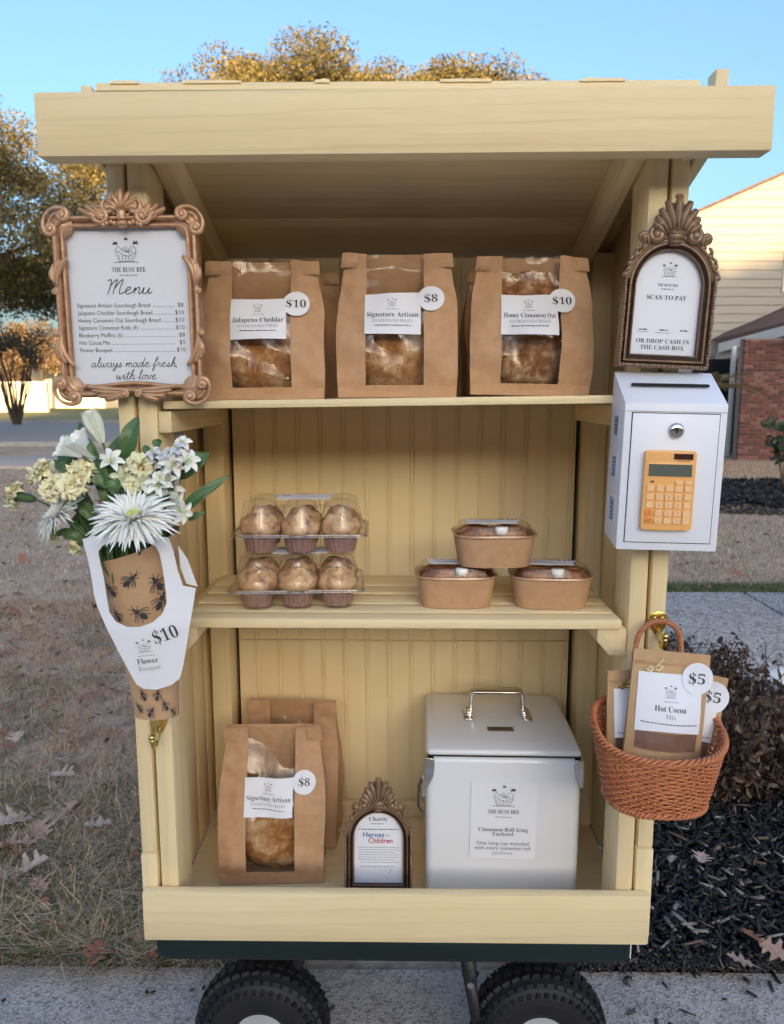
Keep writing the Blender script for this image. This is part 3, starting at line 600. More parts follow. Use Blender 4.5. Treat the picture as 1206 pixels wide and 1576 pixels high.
M['deadleaf'] = attr_mat('shrivelled leaf', .75, .1, .3); kind(link('foliage', colour_mesh('foliage', V, F, C, M['deadleaf']), t), 'stuff')

# white planter at the right edge
pc = atz(1243, 1165); t = thing('plant_pot', 'white glazed plant pot cut off by the right edge of the picture', 'pot', (pc.x, pc.y, 0))
prof = [(.075, 0), (.085, .004), (.10, .05), (.135, .16), (.158, .23), (.172, .245), (.176, .262), (.170, .272), (.155, .268), (.145, .25), (.13, .22), (.0, .215)]
G().lathe([(r*.88, z*1.0) for r, z in prof], 40).obj('pot', mat('white glaze', (.72, .73, .76), .22, (.62, .63, .66), 5, .05, 20, .003), t, smooth=True)
G().lathe([(.112, .222), (.06, .232), (0, .235)], 24).obj('soil', M['mulchbase'], t)
g = G()
for k in range(6): limbs(g, (rng.uniform(-.07, .0), rng.uniform(-.05, .05), .22), (rng.uniform(-.22, .02), rng.uniform(-.1, .1), rng.uniform(.25, .36)), .003, .0012, .15, 5, 6)
g.obj('stem', M['twig'], t)

# sago palm by the front door
p = at(1092, 600, 12.2); t = thing('sago_palm', 'spiky dull palm with arching fronds beside the dark front entry', 'palm', (p.x, 12.2, .30)); g = G(); limbs(g, (0, 0, -.32), (0, 0, 1.05), .13, .11, 0, 10); g.obj('trunk', M['bark'], t)
pm = mat('palm frond', (.16, .135, .055), .5, (.23, .17, .07), 8); 
for k in range(18):
    a = k*2.399; ln = rng.uniform(.75, 1.0); el = rng.uniform(.35, 1.2); g = G(); pts = []
    for i in range(9):
        f = i/8; rr = ln*f*math.cos(el*(1-.9*f)); pts.append(Vector((math.cos(a)*rr, math.sin(a)*rr, 1.0+ln*(math.sin(el)*f-.55*f*f))))
    g.tube(pts, [.012*(1-.7*i/8) for i in range(9)], 4); sd_ = Vector((-math.sin(a), math.cos(a), 0))
    for i in range(1, 9):
        for j in range(3):
            q = pts[i-1].lerp(pts[i], j/3); dr = (pts[i]-pts[i-1]).normalized(); L = .19*math.sin(PI*(i+j/3)/9.6)+.04
            for s in (-1, 1): e = q+sd_*s*L*.8+dr*L*.7+Vector((0, 0, .04)); g.add([q-dr*.012, q+dr*.012, e], [(0, 1, 2)])
    g.obj('frond', pm, t, fixn=False)
p = at(1212, 690, 8.6); t = thing('evergreen_shrub', 'glossy green leafy shrub tip poking in at the right edge by the bricks', 'shrub', (p.x+.02, 8.6, 0)); g = G(); cs = []
for k in range(10):
    e = Vector((rng.uniform(-.2, .28), rng.uniform(-.2, .2), rng.uniform(.55, .95))); limbs(g, (0, 0, 0), e, .012, .004, .1, 5); cs.append((e.x, e.y, e.z, .13)); cs.append((e.x*.7, e.y*.7, e.z*.75, .13))
g.obj('stem', M['twig'], t); V, F, C = foliage(cs, 900, 1, .05, [(.05, .09, .04), (.08, .12, .06), (.12, .15, .09)]); kind(link('foliage', colour_mesh('foliage', V, F, C, M['leafy']), t), 'stuff')

# ---- house on the right
M['siding'] = mat('cream clapboard', (.34, .315, .275), .6, (.31, .285, .25), 3, .1, 30, .002, stretch=(.2, 1, 1))
M['mortar'] = mat('mortar', (.33, .28, .25), .9, (.27, .22, .2), 12, .3, 40, .004)
BR = [mat('red brick', (.19, .07, .055), .85, (.15, .055, .042), 9, .4, 50, .004), mat('dark brick', (.115, .05, .042), .85, (.09, .042, .036), 9, .4, 50, .004), mat('pale brick', (.25, .12, .10), .85, (.20, .09, .075), 9, .4, 50, .004)]
M['shingle'] = mat('brown shingles', (.15, .095, .085), .9, (.10, .065, .06), 14, .6, 25, .01)
M['trim'] = mat('white trim', (.74, .73, .70), .55, (.70, .69, .66), 4)
M['soffit'] = mat('soffit', (.62, .58, .52), .6)
M['winglass'] = mat('dark window', (.012, .014, .02), .08)
hy = 16.0; t = thing('brick_house', 'neighbouring house of red brick and cream clapboard, its gable lit by low sun', 'house', (at(1206, 708, hy).x, hy, 0)); hx = t.location.x
def L(px, py, Y): q = at(px, py, Y); return Vector((q.x-hx, q.y-hy, q.z))
ra, rb = L(1068, 329, hy), L(1206, 268, hy); slope = (rb.z-ra.z)/(rb.x-ra.x); xa = ra.x-3.5
def roofz(x): return ra.z+slope*(x-ra.x)
xapex = rb.x+2.2; xr = xapex+(xapex-xa); zap = roofz(xapex)
k = 0; z = .05; step = .183
while z < zap-.05:
    xe = lambda h: max(xa, ra.x+(h+.01-ra.z)/slope)
    x0, x1, x2, x3 = xe(z), 2*xapex-xe(z), 2*xapex-xe(z+step), xe(z+step)
    g = G(); g.add([(x0, .025, z), (x1, .025, z), (x2, .006, z+step+.012), (x3, .006, z+step+.012), (x0, .05, z), (x1, .05, z), (x2, .05, z+step), (x3, .05, z+step)], [(0, 1, 2, 3), (0, 1, 5, 4), (0, 3, 7, 4), (1, 2, 6, 5)])
    g.map(lambda v: Vector((v.x, v.y-.045 if v.y < .03 and abs(v.z-z) < .001 else v.y, v.z))); g.obj('siding_board', M['siding'], t, fixn=False); z += step; k += 1
G().prism([(xa, -.02), (xr, -.02), (xr, roofz(xa)), (xapex, zap-.02), (xa, roofz(xa))], .055, 9).obj('wall', M['siding'], t)
for s in (1, -1):
    def X(x): return x if s == 1 else 2*xapex-x
    g = G(); e0 = xa-.35; g.add([(X(e0), y, roofz(e0)+h) for y in (-.12, 9.4) for h in (.0, .05)]+[(X(xapex), y, zap+h) for y in (-.12, 9.4) for h in (.0, .05)], [(0, 1, 3, 2), (4, 6, 7, 5), (0, 4, 5, 1), (2, 3, 7, 6), (0, 2, 6, 4), (1, 5, 7, 3)]); g.obj('roof', M['shingle'], t)
wq = L(1208, 368, hy); g = G().box(wq.x, wq.x+.95, -.05, .02, wq.z-1.1, wq.z+.06); wf = g.obj('window', M['trim'], t); G().box(wq.x+.06, wq.x+.89, -.058, -.052, wq.z-1.04, wq.z).obj('pane', M['winglass'], wf)
# brick front and its roof
bY = 13.75-hy; bl = L(1139, 640, 13.75).x; br = bl+3.2; bt = 2.30
G().box(bl+.008, br, bY+.02, bY+.25, -.05, bt).obj('wall', M['mortar'], t)
bme = [G().box(0, .194, 0, .09, 0, .057).mesh('brick', m_, bev=.004, seg=1) for m_ in BR]; rowh = .067; nb = 0
for r_ in range(int(bt/rowh)):
    x = bl+(-.102 if r_ % 2 else 0)
    while x < bl+1.30:
        o = link('brick', random.choice(bme+bme[:1]), t, (x+random.uniform(-.002, .002), bY+random.uniform(0, .005), r_*rowh)); 
        if x < bl: o.scale.x = .48; o.location.x = bl
        x += .204; nb += 1
g = G()
for r_ in range(int(bt/rowh)):
    x = bl+1.432-(.102 if r_ % 2 else 0)
    while x < br-.2: g.box(x, x+.194, bY+random.uniform(0, .005), bY+.09, r_*rowh, r_*rowh+.057); x += .204
kind(g.obj('brick', BR[0], t, fixn=False), 'stuff')
fa, fb, ga, gb = L(1108, 527, 15.6), L(1240, 491, 13.2), L(1097, 522, 15.9), L(1240, 452, 16.4)
hz = (fa.z+fb.z)/2; 
def slab(name, q, m_, th, up_=0):
    g = G(); n_ = len(q); g.add([p_+Vector((0, 0, up_)) for p_ in q]+[p_+Vector((0, 0, up_-th)) for p_ in q], [tuple(range(n_)), tuple(range(2*n_-1, n_-1, -1))]+[(i, (i+1) % n_, n_+(i+1) % n_, n_+i) for i in range(n_)]); return g.obj(name, m_, t)
ex = (fb-fa)
fa2, fb2 = fa-ex*.02, fb+ex*.9; gb2 = gb+(gb-ga)*.9
slab('porch_roof', [fa2, fb2, gb2, ga], M['shingle'], .03, .02)
slab('fascia', [fa2+Vector((.0, .01, -.012)), fb2+Vector((0, .01, -.012)), fb2+Vector((.02, .05, -.012)), fa2+Vector((.02, .05, -.012))], M['trim'], .19)
slab('soffit', [fa2+Vector((.02, .06, -.17)), fb2+Vector((.02, .06, -.17)), fb2+Vector((.2, 1.2, -.17)), fa2+Vector((.3, .8, -.17))], M['soffit'], .02)
slab('frieze', [fa2+Vector((.08, .30, -.20)), fb2+Vector((0, .30, -.20)), fb2+Vector((0, .36, -.20)), fa2+Vector((.08, .36, -.20))], M['soffit'], .16)
dq = L(1060, 690, 15.2); dr_ = L(1150, 560, 15.2); G().box(dq.x, bl+.5, dq.y, dq.y+.1, 0, dr_.z+.1).obj('entry', M['winglass'], t)
pq = L(1126, 600, 14.6); G().box(pq.x-.03, pq.x+.05, pq.y, pq.y+.08, 0, 2.2).obj('porch_post', M['trim'], t, bev=.008)
# far left: wall and house
p = at(-60, 600, 55); q = at(72, 600, 55); M['stucco'] = mat('cream stucco', (.70, .62, .46), .8, (.64, .56, .42), 2)
t = thing('garden_wall', 'long cream wall standing across the street, striped by branch shadows', 'wall', (q.x, 55, 0)); G().box(p.x-q.x-14, 0, 0, .3, -.1, 2.1).obj('wall', M['stucco'], t); G().box(p.x-q.x-14.05, .06, -.05, .35, 2.1, 2.2).obj('cap', M['trim'], t, bev=.02)
p = at(50, 600, 72); q = at(112, 600, 72); zt = at(70, 550, 72).z
t = thing('far_house', 'pale tan house with a low brown roof far across the street', 'house', (p.x, 72, 0)); wd = q.x-p.x+3
G().box(0, wd, 0, 8, 0, zt-.2).obj('wall', M['stucco'], t)
g = G(); g.add([(-.5, -.5, zt-.2), (wd+.5, -.5, zt-.2), (wd+.5, 8.5, zt-.2), (-.5, 8.5, zt-.2), (2, 4, zt+1.3), (wd-2, 4, zt+1.3)], [(0, 1, 5, 4), (1, 2, 5), (2, 3, 4, 5), (3, 0, 4), (3, 2, 1, 0)]); g.obj('roof', mat('tan roof', (.26, .20, .14), .9), t)
G().box(-4.5, -.02, 1.0, 1.5, 0, 1.7).obj('gate', mat('dark gate', (.12, .10, .09), .8), t)

# unseen foliage bank added behind the viewpoint to keep low sun off the stand
cs = []
for x in np.arange(-75, 95, 2.2):
    top = 15.2+.8*nz(x*.13, 4.2)+1.6*smoothstep(14, 22, x)+5.2*math.exp(-((x-6.5)/4.2)**2)
    for z in np.arange(1.2, top-1.2, 2.1): cs.append((x+rng.uniform(-.8, .8), -60+rng.uniform(-3, 3), z+rng.uniform(-.4, .4), 2.2))
    cs.append((x, -60, top-1.7, 1.7))
V, F, C = foliage(cs, 120000, 1, .85, OAK, .9); kind(link('sun_blocker', colour_mesh('sun_blocker', V, F, C, M['leafy'])), 'stuff')
# ------------------------------------------------------------------ the stand
def roofz_(y): return 1.6455-.307*(y+.05)
SO = Vector((-.009, .2, .336))
stand = thing('market_stand', 'pale yellow painted wooden stand with a sloped roof, two shelves and a beadboard back', 'market stand', SO)
def board(name, x0, x1, y0, y1, z0, z1, ax, bev=.0025, rot=None, m=None, label=None):
    c = Vector(((x0+x1)/2, (y0+y1)/2, (z0+z1)/2)); a, b, h = (x1-x0)/2, (y1-y0)/2, (z1-z0)/2
    o = G().box(-a, a, -b, b, -h, h).obj(name, m or WOOD[ax], stand, bev=bev, loc=c-SO, rot=rot)
    if label: o['label'] = label
    return o
board('base_board', -.428, .407, -.022, -.002, .3385, .4265, 0, .004)
board('floor_panel', -.4055, .3985, .0, .4265, .326, .336, 0, .001)
for x0, x1 in ((-.402, -.372), (.354, .383)): board('front_post', x0, x1, 0, .084, .337, 1.585, 2, .005)
for x0, x1 in ((-.392, -.3525), (.3595, .3985)): board('back_post', x0, x1, .338, .425, .337, 1.50, 2, .003)
board('corner_strip', -.432, -.407, 0, .02, .484, 1.585, 2, .003); board('corner_strip', -.4335, -.4065, -.0015, .02, .337, .4815, 2, .003)
board('corner_strip', .388, .413, 0, .02, .50, 1.585, 2, .003); board('corner_strip', .3865, .4145, -.0015, .02, .337, .497, 2, .003)
for x0, x1, s in ((-.418, -.406, 1), (.3995, .4115, 1)):
    ys = [.021, .095, .175, .255, .336, .425]
    for a, b in zip(ys[:-1], ys[1:]): board('side_plank', x0+random.uniform(-.001, .001), x1, a+.001, b-.001, .337, roofz_(b)-.004, 2, .0015)
# back: beadboard strips in two sections, a seam rail between
bw = .0463; prof = [(0, 0), (.0335, 0), (.0345, .0022), (.0355, .0022), (.0362, .0003), (.0385, -.0008), (.0408, .0003), (.0415, .0022), (.0428, .0022), (.0438, 0), (.0461, 0), (.0461, .009), (0, .009)]
def bead(z0, z1):
    g = G(); n = len(prof); h = (z1-z0)/2; g.add([(p[0], p[1], z) for z in (-h, h) for p in prof], [tuple(range(n)), tuple(range(2*n-1, n-1, -1))]+[(i, (i+1) % n, n+(i+1) % n, n+i) for i in range(n)]); return g.mesh('bead_board', WOODP, fixn=True)
m1, m2 = bead(.7255, 1.50), bead(.337, .7235)
for k in range(15):
    for me, zc, y in ((m1, (1.50+.7255)/2, .388), (m2, (.337+.7235)/2, .389)): link('bead_board', me, stand, Vector((-.3445+k*bw, y+random.uniform(-.0004, .0004), zc))-SO)
board('gap_shade_sheet', -.42, .415, .4275, .430, .337, 1.47, 2, .0005, m=M['shadowgap'])  # black sheet added behind the beadboard so its side gaps look shaded
for x0, x1 in ((-.418, -.406), (.3995, .4115)):
    board('side_rail', x0-.0015, x1+.0015, -.045, .435, roofz_(.195)-.062, roofz_(.195)-.001, 1, .002, (-math.atan(.307), 0, 0))
board('back_rail', -.3445, .352, .366, .386, .337, .366, 0, .003)
# roof
ang = -math.atan(.307)
for y0, y1 in ((-.05, .0595), (.0605, .2695), (.2705, .47)):
    yc = (y0+y1)/2; board('roof_board', -.421, .402, yc-(y1-y0)/2*1.046, yc+(y1-y0)/2*1.046, roofz_(yc)+.0005, roofz_(yc)+.0125, 0, .0015, (ang, 0, 0))
for x0, x1 in ((-.371, -.345), (.327, .353)):
    yc = .195; board('rafter', x0, x1, yc-.245, yc+.245, roofz_(yc)-.0515, roofz_(yc)-.0005, 1, .003, (ang, 0, 0))
for x0, x1 in ((-.440, -.434), (.4155, .4335)):
    yc = .20; board('rafter', x0, x1, yc-.26, yc+.26, roofz_(yc)-.066, roofz_(yc)+.003, 1, .003, (ang, 0, 0), label='outer roof side board')
board('fascia_board', -.490, .488, -.088, -.052, 1.5525, 1.634, 0, .003, (0, R(-.25), 0))
board('roof_block', .4365, .4555, -.012, .02, 1.58, 1.686, 2, .003); board('roof_block', -.4565, -.4415, -.012, .02, 1.58, 1.668, 2, .002)
# a scab of lifted paint along the roof edge
g = G()
for x0, x1, h in ((-.40, -.36, .007), (-.30, -.22, .006), (-.12, -.10, .008), (.05, .12, .006), (.24, .30, .006)):
    n = 10; top = [(lerp(x0, x1, i/n), 1.6580+.45*h*(.2+.8*abs(nz(i*1.9, x0*40)))*math.sin(PI*i/n)**.4) for i in range(n+1)]; g.prism([(x0, 1.655)]+top+[(x1, 1.655)], -.052, -.05)
g.map(lambda v: v-SO); g.obj('paint_flake', WOODP, stand)
# shelves
board('shelf_board', -.361, .343, -.006, .38, 1.2185, 1.2305, 0, .002, (0, R(-.75), 0), label='upper shelf board, slightly higher on the right')
for a, b in ((-.010, .030), (.0355, .084), (.0905, .149), (.157, .205), (.2135, .290)):
    board('shelf_slat', -.3465+random.uniform(-.002, .002), .3425, a, b, .8735, .888+random.uniform(-.0006, .0006), 0, .0025)
for x0, x1, zt, zl in ((-.371, -.351, 1.2105, 1.178), (.333, .353, 1.2195, 1.187)): board('shelf_cleat', x0, x1, .0, .33, zl, zt, 1, .002)
for s, xa_ in ((1, -.371), (-1, .353)):
    g = G(); pr = [(0, 0), (.046*s, 0), (.046*s, -.022), (.026*s, -.045), (0, -.045)]; g.prism(pr, -.001, .33); g.obj('shelf_cleat', WOOD[1], stand, bev=.002, loc=Vector((xa_, 0, .873))-SO)
# printed tag inside
tg = G().box(-.0005, .0005, -.04, .04, -.035, .045).obj('paper_tag', M['paper'], stand, loc=Vector((-.4045, .215, 1.135))-SO)
g = G()
for k in range(7): g.box(.0008, .0009, -.03, .03-.012*(k % 3), .03-k*.009, .032-k*.009)
g.obj('print', M['inkl'], tg)
# brass hooks
def hook(x, z):
    h = G(); out = [(0, .018), (.012, .014), (.0155, .004), (.012, -.007), (.006, -.018), (0, -.021), (-.006, -.018), (-.012, -.007), (-.0155, .004), (-.012, .014)]
    h.prism(out, -.003, 0); g2 = G()
    g2.tube([(0, -.003, -.012), (0, -.009, -.019), (0, -.014, -.027), (0, -.022, -.034), (0, -.031, -.032), (0, -.036, -.022), (0, -.037, -.014)], [.0042, .004, .0036, .0034, .0034, .0036, .004], 10)
    o = h.obj('hook', M['brass'], stand, bev=.0012, loc=Vector((x, -.001, z))-SO); g2.ball((0, -.037, -.012), .0056, 10, 8); g2.obj('prong', M['brass'], o, smooth=True)
    g3 = G(); [g3.ball((sx, -.0035, .007), .003, 8, 5, (1, .6, 1)) for sx in (-.006, .006)]; g3.obj('screw', M['brass'], o, smooth=True); return o
hook(.4005, .884); hook(-.392, .716)

# ------------------------------------------------------------------ wagon under the stand
wag = thing('garden_wagon', 'dark green steel garden wagon with fat black tyres carrying the yellow stand', 'wagon', (0, .2, 0))
g = G(); g.box(-.418, .386, -.196, .23, .284, .3255); g.obj('tray', M['green'], wag, bev=.008)
G().box(-.40, .37, -.18, .21, .272, .2835).obj('tray_underside', M['black'], wag)
G().box(.3875, .3895, -.19, -.183, .289, .318).obj('reflector', M['trim'], wag)
for x in (-.2475, .2435): G().tube([(x, -.17, .12), (x, .21, .12)], .011, 10).obj('axle', M['black'], wag); 
g = G(); g.tube([(-.215, -.14, .13), (-.17, -.12, .285)], .012, 8); g.tube([(-.275, .19, .13), (-.23, .19, .285)], .012, 8); g.box(-.27, -.20, -.12, .2, .24, .275); g.obj('axle_bracket', M['black'], wag)
g = G(); g.tube([(.115, -.165, .285), (.118, -.167, .24), (.127, -.17, .232)], [.014, .0135, .013], 10); g.tube([(.118, -.166, .24), (.13, -.17, .16), (.232, -.14, .126)], .012, 10); g.obj('steering_bracket', M['black'], wag, smooth=True)
G().tube([(.119, -.186, .231), (.119, -.16, .231)], .006, 8).obj('bolt', M['steel'], wag)
G().box(.20, .262, -.12, .2, .24, .275).obj('axle_bracket', M['black'], wag)
MY = Matrix.Rotation(R(90), 4, 'X')
def wheel_meshes():
    ro, hw = .1255, .043; prof = []
    for k in range(15):
        a = PI*k/14; prof.append((.082+.0395*math.sin(a)**.75, -hw*math.cos(a)*(1.0 if True else 1)))
    prof = [(.0465, -hw*.66), (.050, -hw*.80), (.062, -hw*.97)]+prof+[(.062, hw*.97), (.050, hw*.80), (.0465, hw*.66)]
    ty = G().lathe(prof, 64, MY)
    for k in range(40):                                           # three staggered rows of tread blocks and shoulder ribs
        for row, (yy, rr, ww, tl, rx_) in enumerate(((-.030, .1125, .014, .0105, 40), (-.0125, .1215, .013, .012, 12), (.004, .1235, .013, .012, 0), (.0205, .118, .014, .0115, -22), (.034, .109, .013, .0105, -42), (-.0395, .100, .010, .0065, 62))):
            a = 2*PI*(k+.5*(row % 2))/40; mx = Matrix.Rotation(a, 4, 'Y') @ Matrix.Translation((0, yy, rr)) @ Matrix.Rotation(R(-rx_), 4, 'X') @ Matrix.Rotation(R(18*(1 if row % 2 else -1)), 4, 'Z')
            ty.box(-tl/2*1.18, tl/2*1.18, -ww/2*1.05, ww/2*1.05, -.004, .0028, mx)
    tm = ty.mesh('tyre', M['tyre'], smooth=False)
    rm = G().lathe([(.0, -.016), (.015, -.017), (.021, -.0185), (.028, -.012), (.038, -.014), (.043, -.024), (.046, -.030), (.0495, -.032), (.0497, .03), (.0, .03)], 48, MY).mesh('rim', M['rim'], smooth=True)
    hb = G().lathe([(.0, -.034), (.008, -.034), (.009, -.033), (.0125, -.026), (.0145, -.0255), (.015, -.018), (.0, -.016)], 28, MY).mesh('hub', M['steel'], smooth=True)
    rm2 = rm; rm2.set_sharp_from_angle(angle=R(40)); return tm, rm, hb
tm, rm, hb = wheel_meshes()
for k, (x, y) in enumerate(((-.2475, -.15), (.2435, -.15), (-.2475, .2), (.2435, .2))):
    wl = link('wheel', None, wag, (x, y, .1200), (0, R(17*k), 0)); wl.scale = (.948,)*3; wl.empty_display_size = .05
    # both faces alike: the rear pair is turned round
    if k > 1: wl.rotation_euler = (0, R(17*k), PI)
    link('tyre', tm, wl); link('rim', rm, wl); link('hub', hb, wl)
# ------------------------------------------------------------------ sheets with print
def printed(parent, name, w_, h, fn, loc, rot=None, m=None, th=.0008, poly=None):
    """a card (x,z plane, facing -y, origin at its middle) and its lettering; fn(ink, light) draws on it"""
    g = G()
    if poly: g.prism(poly, 0, th)
    else: g.box(-w_/2, w_/2, 0, th, -h/2, h/2)
    s = g.obj(name, m or M['paper'], parent, loc=loc, rot=rot); inks = {}
    def I(k='ink'): return inks.setdefault(k, G())
    fn(I)
    for k, q in inks.items():
        if q.f: q.obj('lettering', M[k], s, loc=(0, -.0006, 0), fixn=False)
    return s
def spiral_scroll(g, c, size, turn, mid, rad, flip=1, rot=0, y=0, n=44, p=3.0, one=False, flat=.8):
    """C-scroll: tight curls at the ends (one=True: at one end), open in the middle; drawn round c with overall size"""
    pts = []; h = 0; x = z = 0
    for i in range(n+1):
        s = i/n; e = abs(2*s-1)**p if not one else max(0, 2*s-1)**p if s > .5 else 0
        pts.append((x, z)); h += (mid+turn*e)/n*flip; x += math.cos(h)/n; z += math.sin(h)/n
    a = min(q[0] for q in pts), max(q[0] for q in pts); b = min(q[1] for q in pts), max(q[1] for q in pts)
    k = size/max(a[1]-a[0], b[1]-b[0]); cx, cz = sum(a)/2, sum(b)/2; cr, sr = math.cos(rot), math.sin(rot); out = []
    for q in pts:
        u, v = (q[0]-cx)*k, (q[1]-cz)*k; out.append((c[0]+u*cr-v*sr, y, c[1]+u*sr+v*cr))
    rr = [rad*(.55+.45*math.sin(PI*i/n)) if not one else rad*(.35+.65*math.sin(PI*min(1, .15+.85*i/n))) for i in range(n+1)]
    g.tube(out, rr, 7, flat=flat); g.ball(out[-1], rad*1.15, 7, 5)
    if not one: g.ball(out[0], rad*1.15, 7, 5)
    return out
def frond(g, base, ang, ln, rad, bend=.0, y=0, n=10):
    pts = []; h = ang
    x, z = base
    for i in range(n+1): pts.append((x, y-.0015*math.sin(PI*i/n), z)); h += bend/n; x += math.cos(h)*ln/n; z += math.sin(h)*ln/n
    g.tube(pts, [rad*(.35+.9*math.sin(PI*min(1, .1+.78*i/n))) for i in range(n+1)], 7, flat=.8)

# ---- menu frame on the left post
c0, c1, c2, c3 = at(92, 350, -.03), at(283, 345, -.03), at(293, 592, -.03), at(110, 595, -.03)
mc = (c0+c1+c2+c3)/4; mw = ((c1-c0).length+(c2-c3).length)/2; mh = ((c0-c3).length+(c1-c2).length)/2
menu = thing('menu_frame', 'ornate copper-bronze picture frame holding the white price menu, hung on the stand corner', 'picture frame', (mc.x, -.014, mc.z), (0, R(-.4), 0))
def draw_menu(I):
    g, l = I(), I('inkl'); W = mw/.186; K = mh/.237
    logo(g, -.002, .083*K, .040*W); text(g, 'THE BUSY BEE', 0, .0545*K, .0095, 'serif', wid=.052*W, off=-.007); dashes(l, -.013, .013, .0495*K, .0014, 4)
    script(g, 'Menu', -.002, .0215*K, .070*W, .0013, .22, .72)
    rows = (('Signature Artisan Sourdough Bread', '$8', .113), ('Jalapeno Cheddar Sourdough Bread', '$10', .116), ('Honey Cinnamon Oat Sourdough Bread', '$10', .128), ('Signature Cinnamon Rolls (4)', '$10', .092), ('Blueberry Muffins (6)', '$8', .068), ('Hot Cocoa Mix', '$5', .048), ('Flower Bouquet', '$10', .051))
    for k, (a, b, wd) in enumerate(rows):
        z = (.0015-.0113*k)*K; text(g, a, -.083*W, z, .0088, 'sans', 'L', wid=wd*W, off=-.005); text(g, b, .082*W, z, .0088, 'sans', 'R', off=-.005)
        x = -.083*W+wd*W+.003
        while x < .068*W: g.ribbon([(x, z+.0005), (x+.0007, z+.0005)], .0008); x += .0018
    script(g, 'always made fresh,', .000, -.0895*K, .136*W, .00085, .22, .8); script(g, 'with love', .002, -.1085*K, .064*W, .00085, .22, .8)
printed(menu, 'menu_sheet', mw+.006, mh+.006, draw_menu, (0, .002, 0))
g = G(); g.add([(-mw/2-.002, -.003, -mh/2-.002), (mw/2+.002, -.003, -mh/2-.002), (mw/2+.002, -.003, mh/2+.002), (-mw/2-.002, -.003, mh/2+.002)], [(0, 1, 2, 3)]); g.obj('glass', M['glass'], menu, fixn=False)
hw, hh = mw/2, mh/2; fwid = .0175
prof = [(0, -.002), (.001, -.0085), (.0035, -.0105), (.0055, -.0085), (.008, -.0075), (.0105, -.0115), (.0135, -.0135), (.0165, -.011), (.018, -.004), (.0185, .006)]
def sweep(loop_fn, n, prof_):
    g = G(); P = len(prof_); vs = []
    for i in range(n):
        for o, y in prof_: q = loop_fn(i/n, o); vs.append((q[0], y, q[1]))
    return g.add(vs, [(i*P+k, i*P+k+1, ((i+1) % n)*P+k+1, ((i+1) % n)*P+k) for i in range(n) for k in range(P-1)])
def rr_loop(hw_, hh_, r, sag=0):
    base = rrect(-hw_, hw_, -hh_, hh_, r, 8); dens = []
    for i in range(len(base)):
        a, b = base[i], base[(i+1) % len(base)]; m_ = max(1, int(math.dist(a, b)/.008))
        for k in range(m_): dens.append((lerp(a[0], b[0], k/m_), lerp(a[1], b[1], k/m_)))
    N = len(dens)
    def fn(t, o):
        i = int(round(t*N)) % N; a, b = dens[i-1], dens[(i+1) % N]; dx, dz = b[0]-a[0], b[1]-a[1]; l = math.hypot(dx, dz) or 1
        x, z = dens[i][0]+dz/l*o, dens[i][1]-dx/l*o
        if sag and z < 0: z += sag*math.exp(-(x/.045)**2)*(1 if z < -hh_*.8 else 0)
        return x, z
    return fn, N
fn, N = rr_loop(hw-.001, hh-.001, .010, .006)
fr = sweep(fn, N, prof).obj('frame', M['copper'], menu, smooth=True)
def volute(g, c, r, a0, turns, sg, tk, y=-.0135, tail=(), n=34):
    """scroll that winds in to its eye; tail points lead into its outer end"""
    pts = []
    for i in range(n+1):
        f = i/n; rr_ = r*(1-f)**.85*.86+r*.14; a = a0+sg*2*PI*turns*f; pts.append((c[0]+rr_*math.cos(a), y-.0015*f, c[1]+rr_*math.sin(a)))
    pts = [(p[0], y, p[1]) for p in tail]+pts; m_ = len(pts)
    g.tube(pts, [tk*(.45+.55*min(1, 4*i/m_))*(1-.45*max(0, (i/m_-.45)/.55)) for i in range(m_)], 7, flat=.9); g.ball(pts[-1], tk*1.25, 8, 6)
def lobe(g, base, ang, ln, wd, y=-.0135, bend=0.0):
    """teardrop lobe with a rib down its middle"""
    pts = []; x, z = base; h = ang; n = 9
    for i in range(n+1): pts.append((x, y-.0018*math.sin(PI*i/n), z)); h += bend/n; x += math.cos(h)*ln/n; z += math.sin(h)*ln/n
    g.tube(pts, [wd*(.30+.75*math.sin(PI*min(1, .08+.74*i/n))) for i in range(n+1)], 8, flat=.7); g.tube([(p[0], p[1]-wd*.62, p[2]) for p in pts[1:]], wd*.26, 5)
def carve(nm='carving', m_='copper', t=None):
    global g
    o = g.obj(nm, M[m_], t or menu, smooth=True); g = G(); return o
g = G()
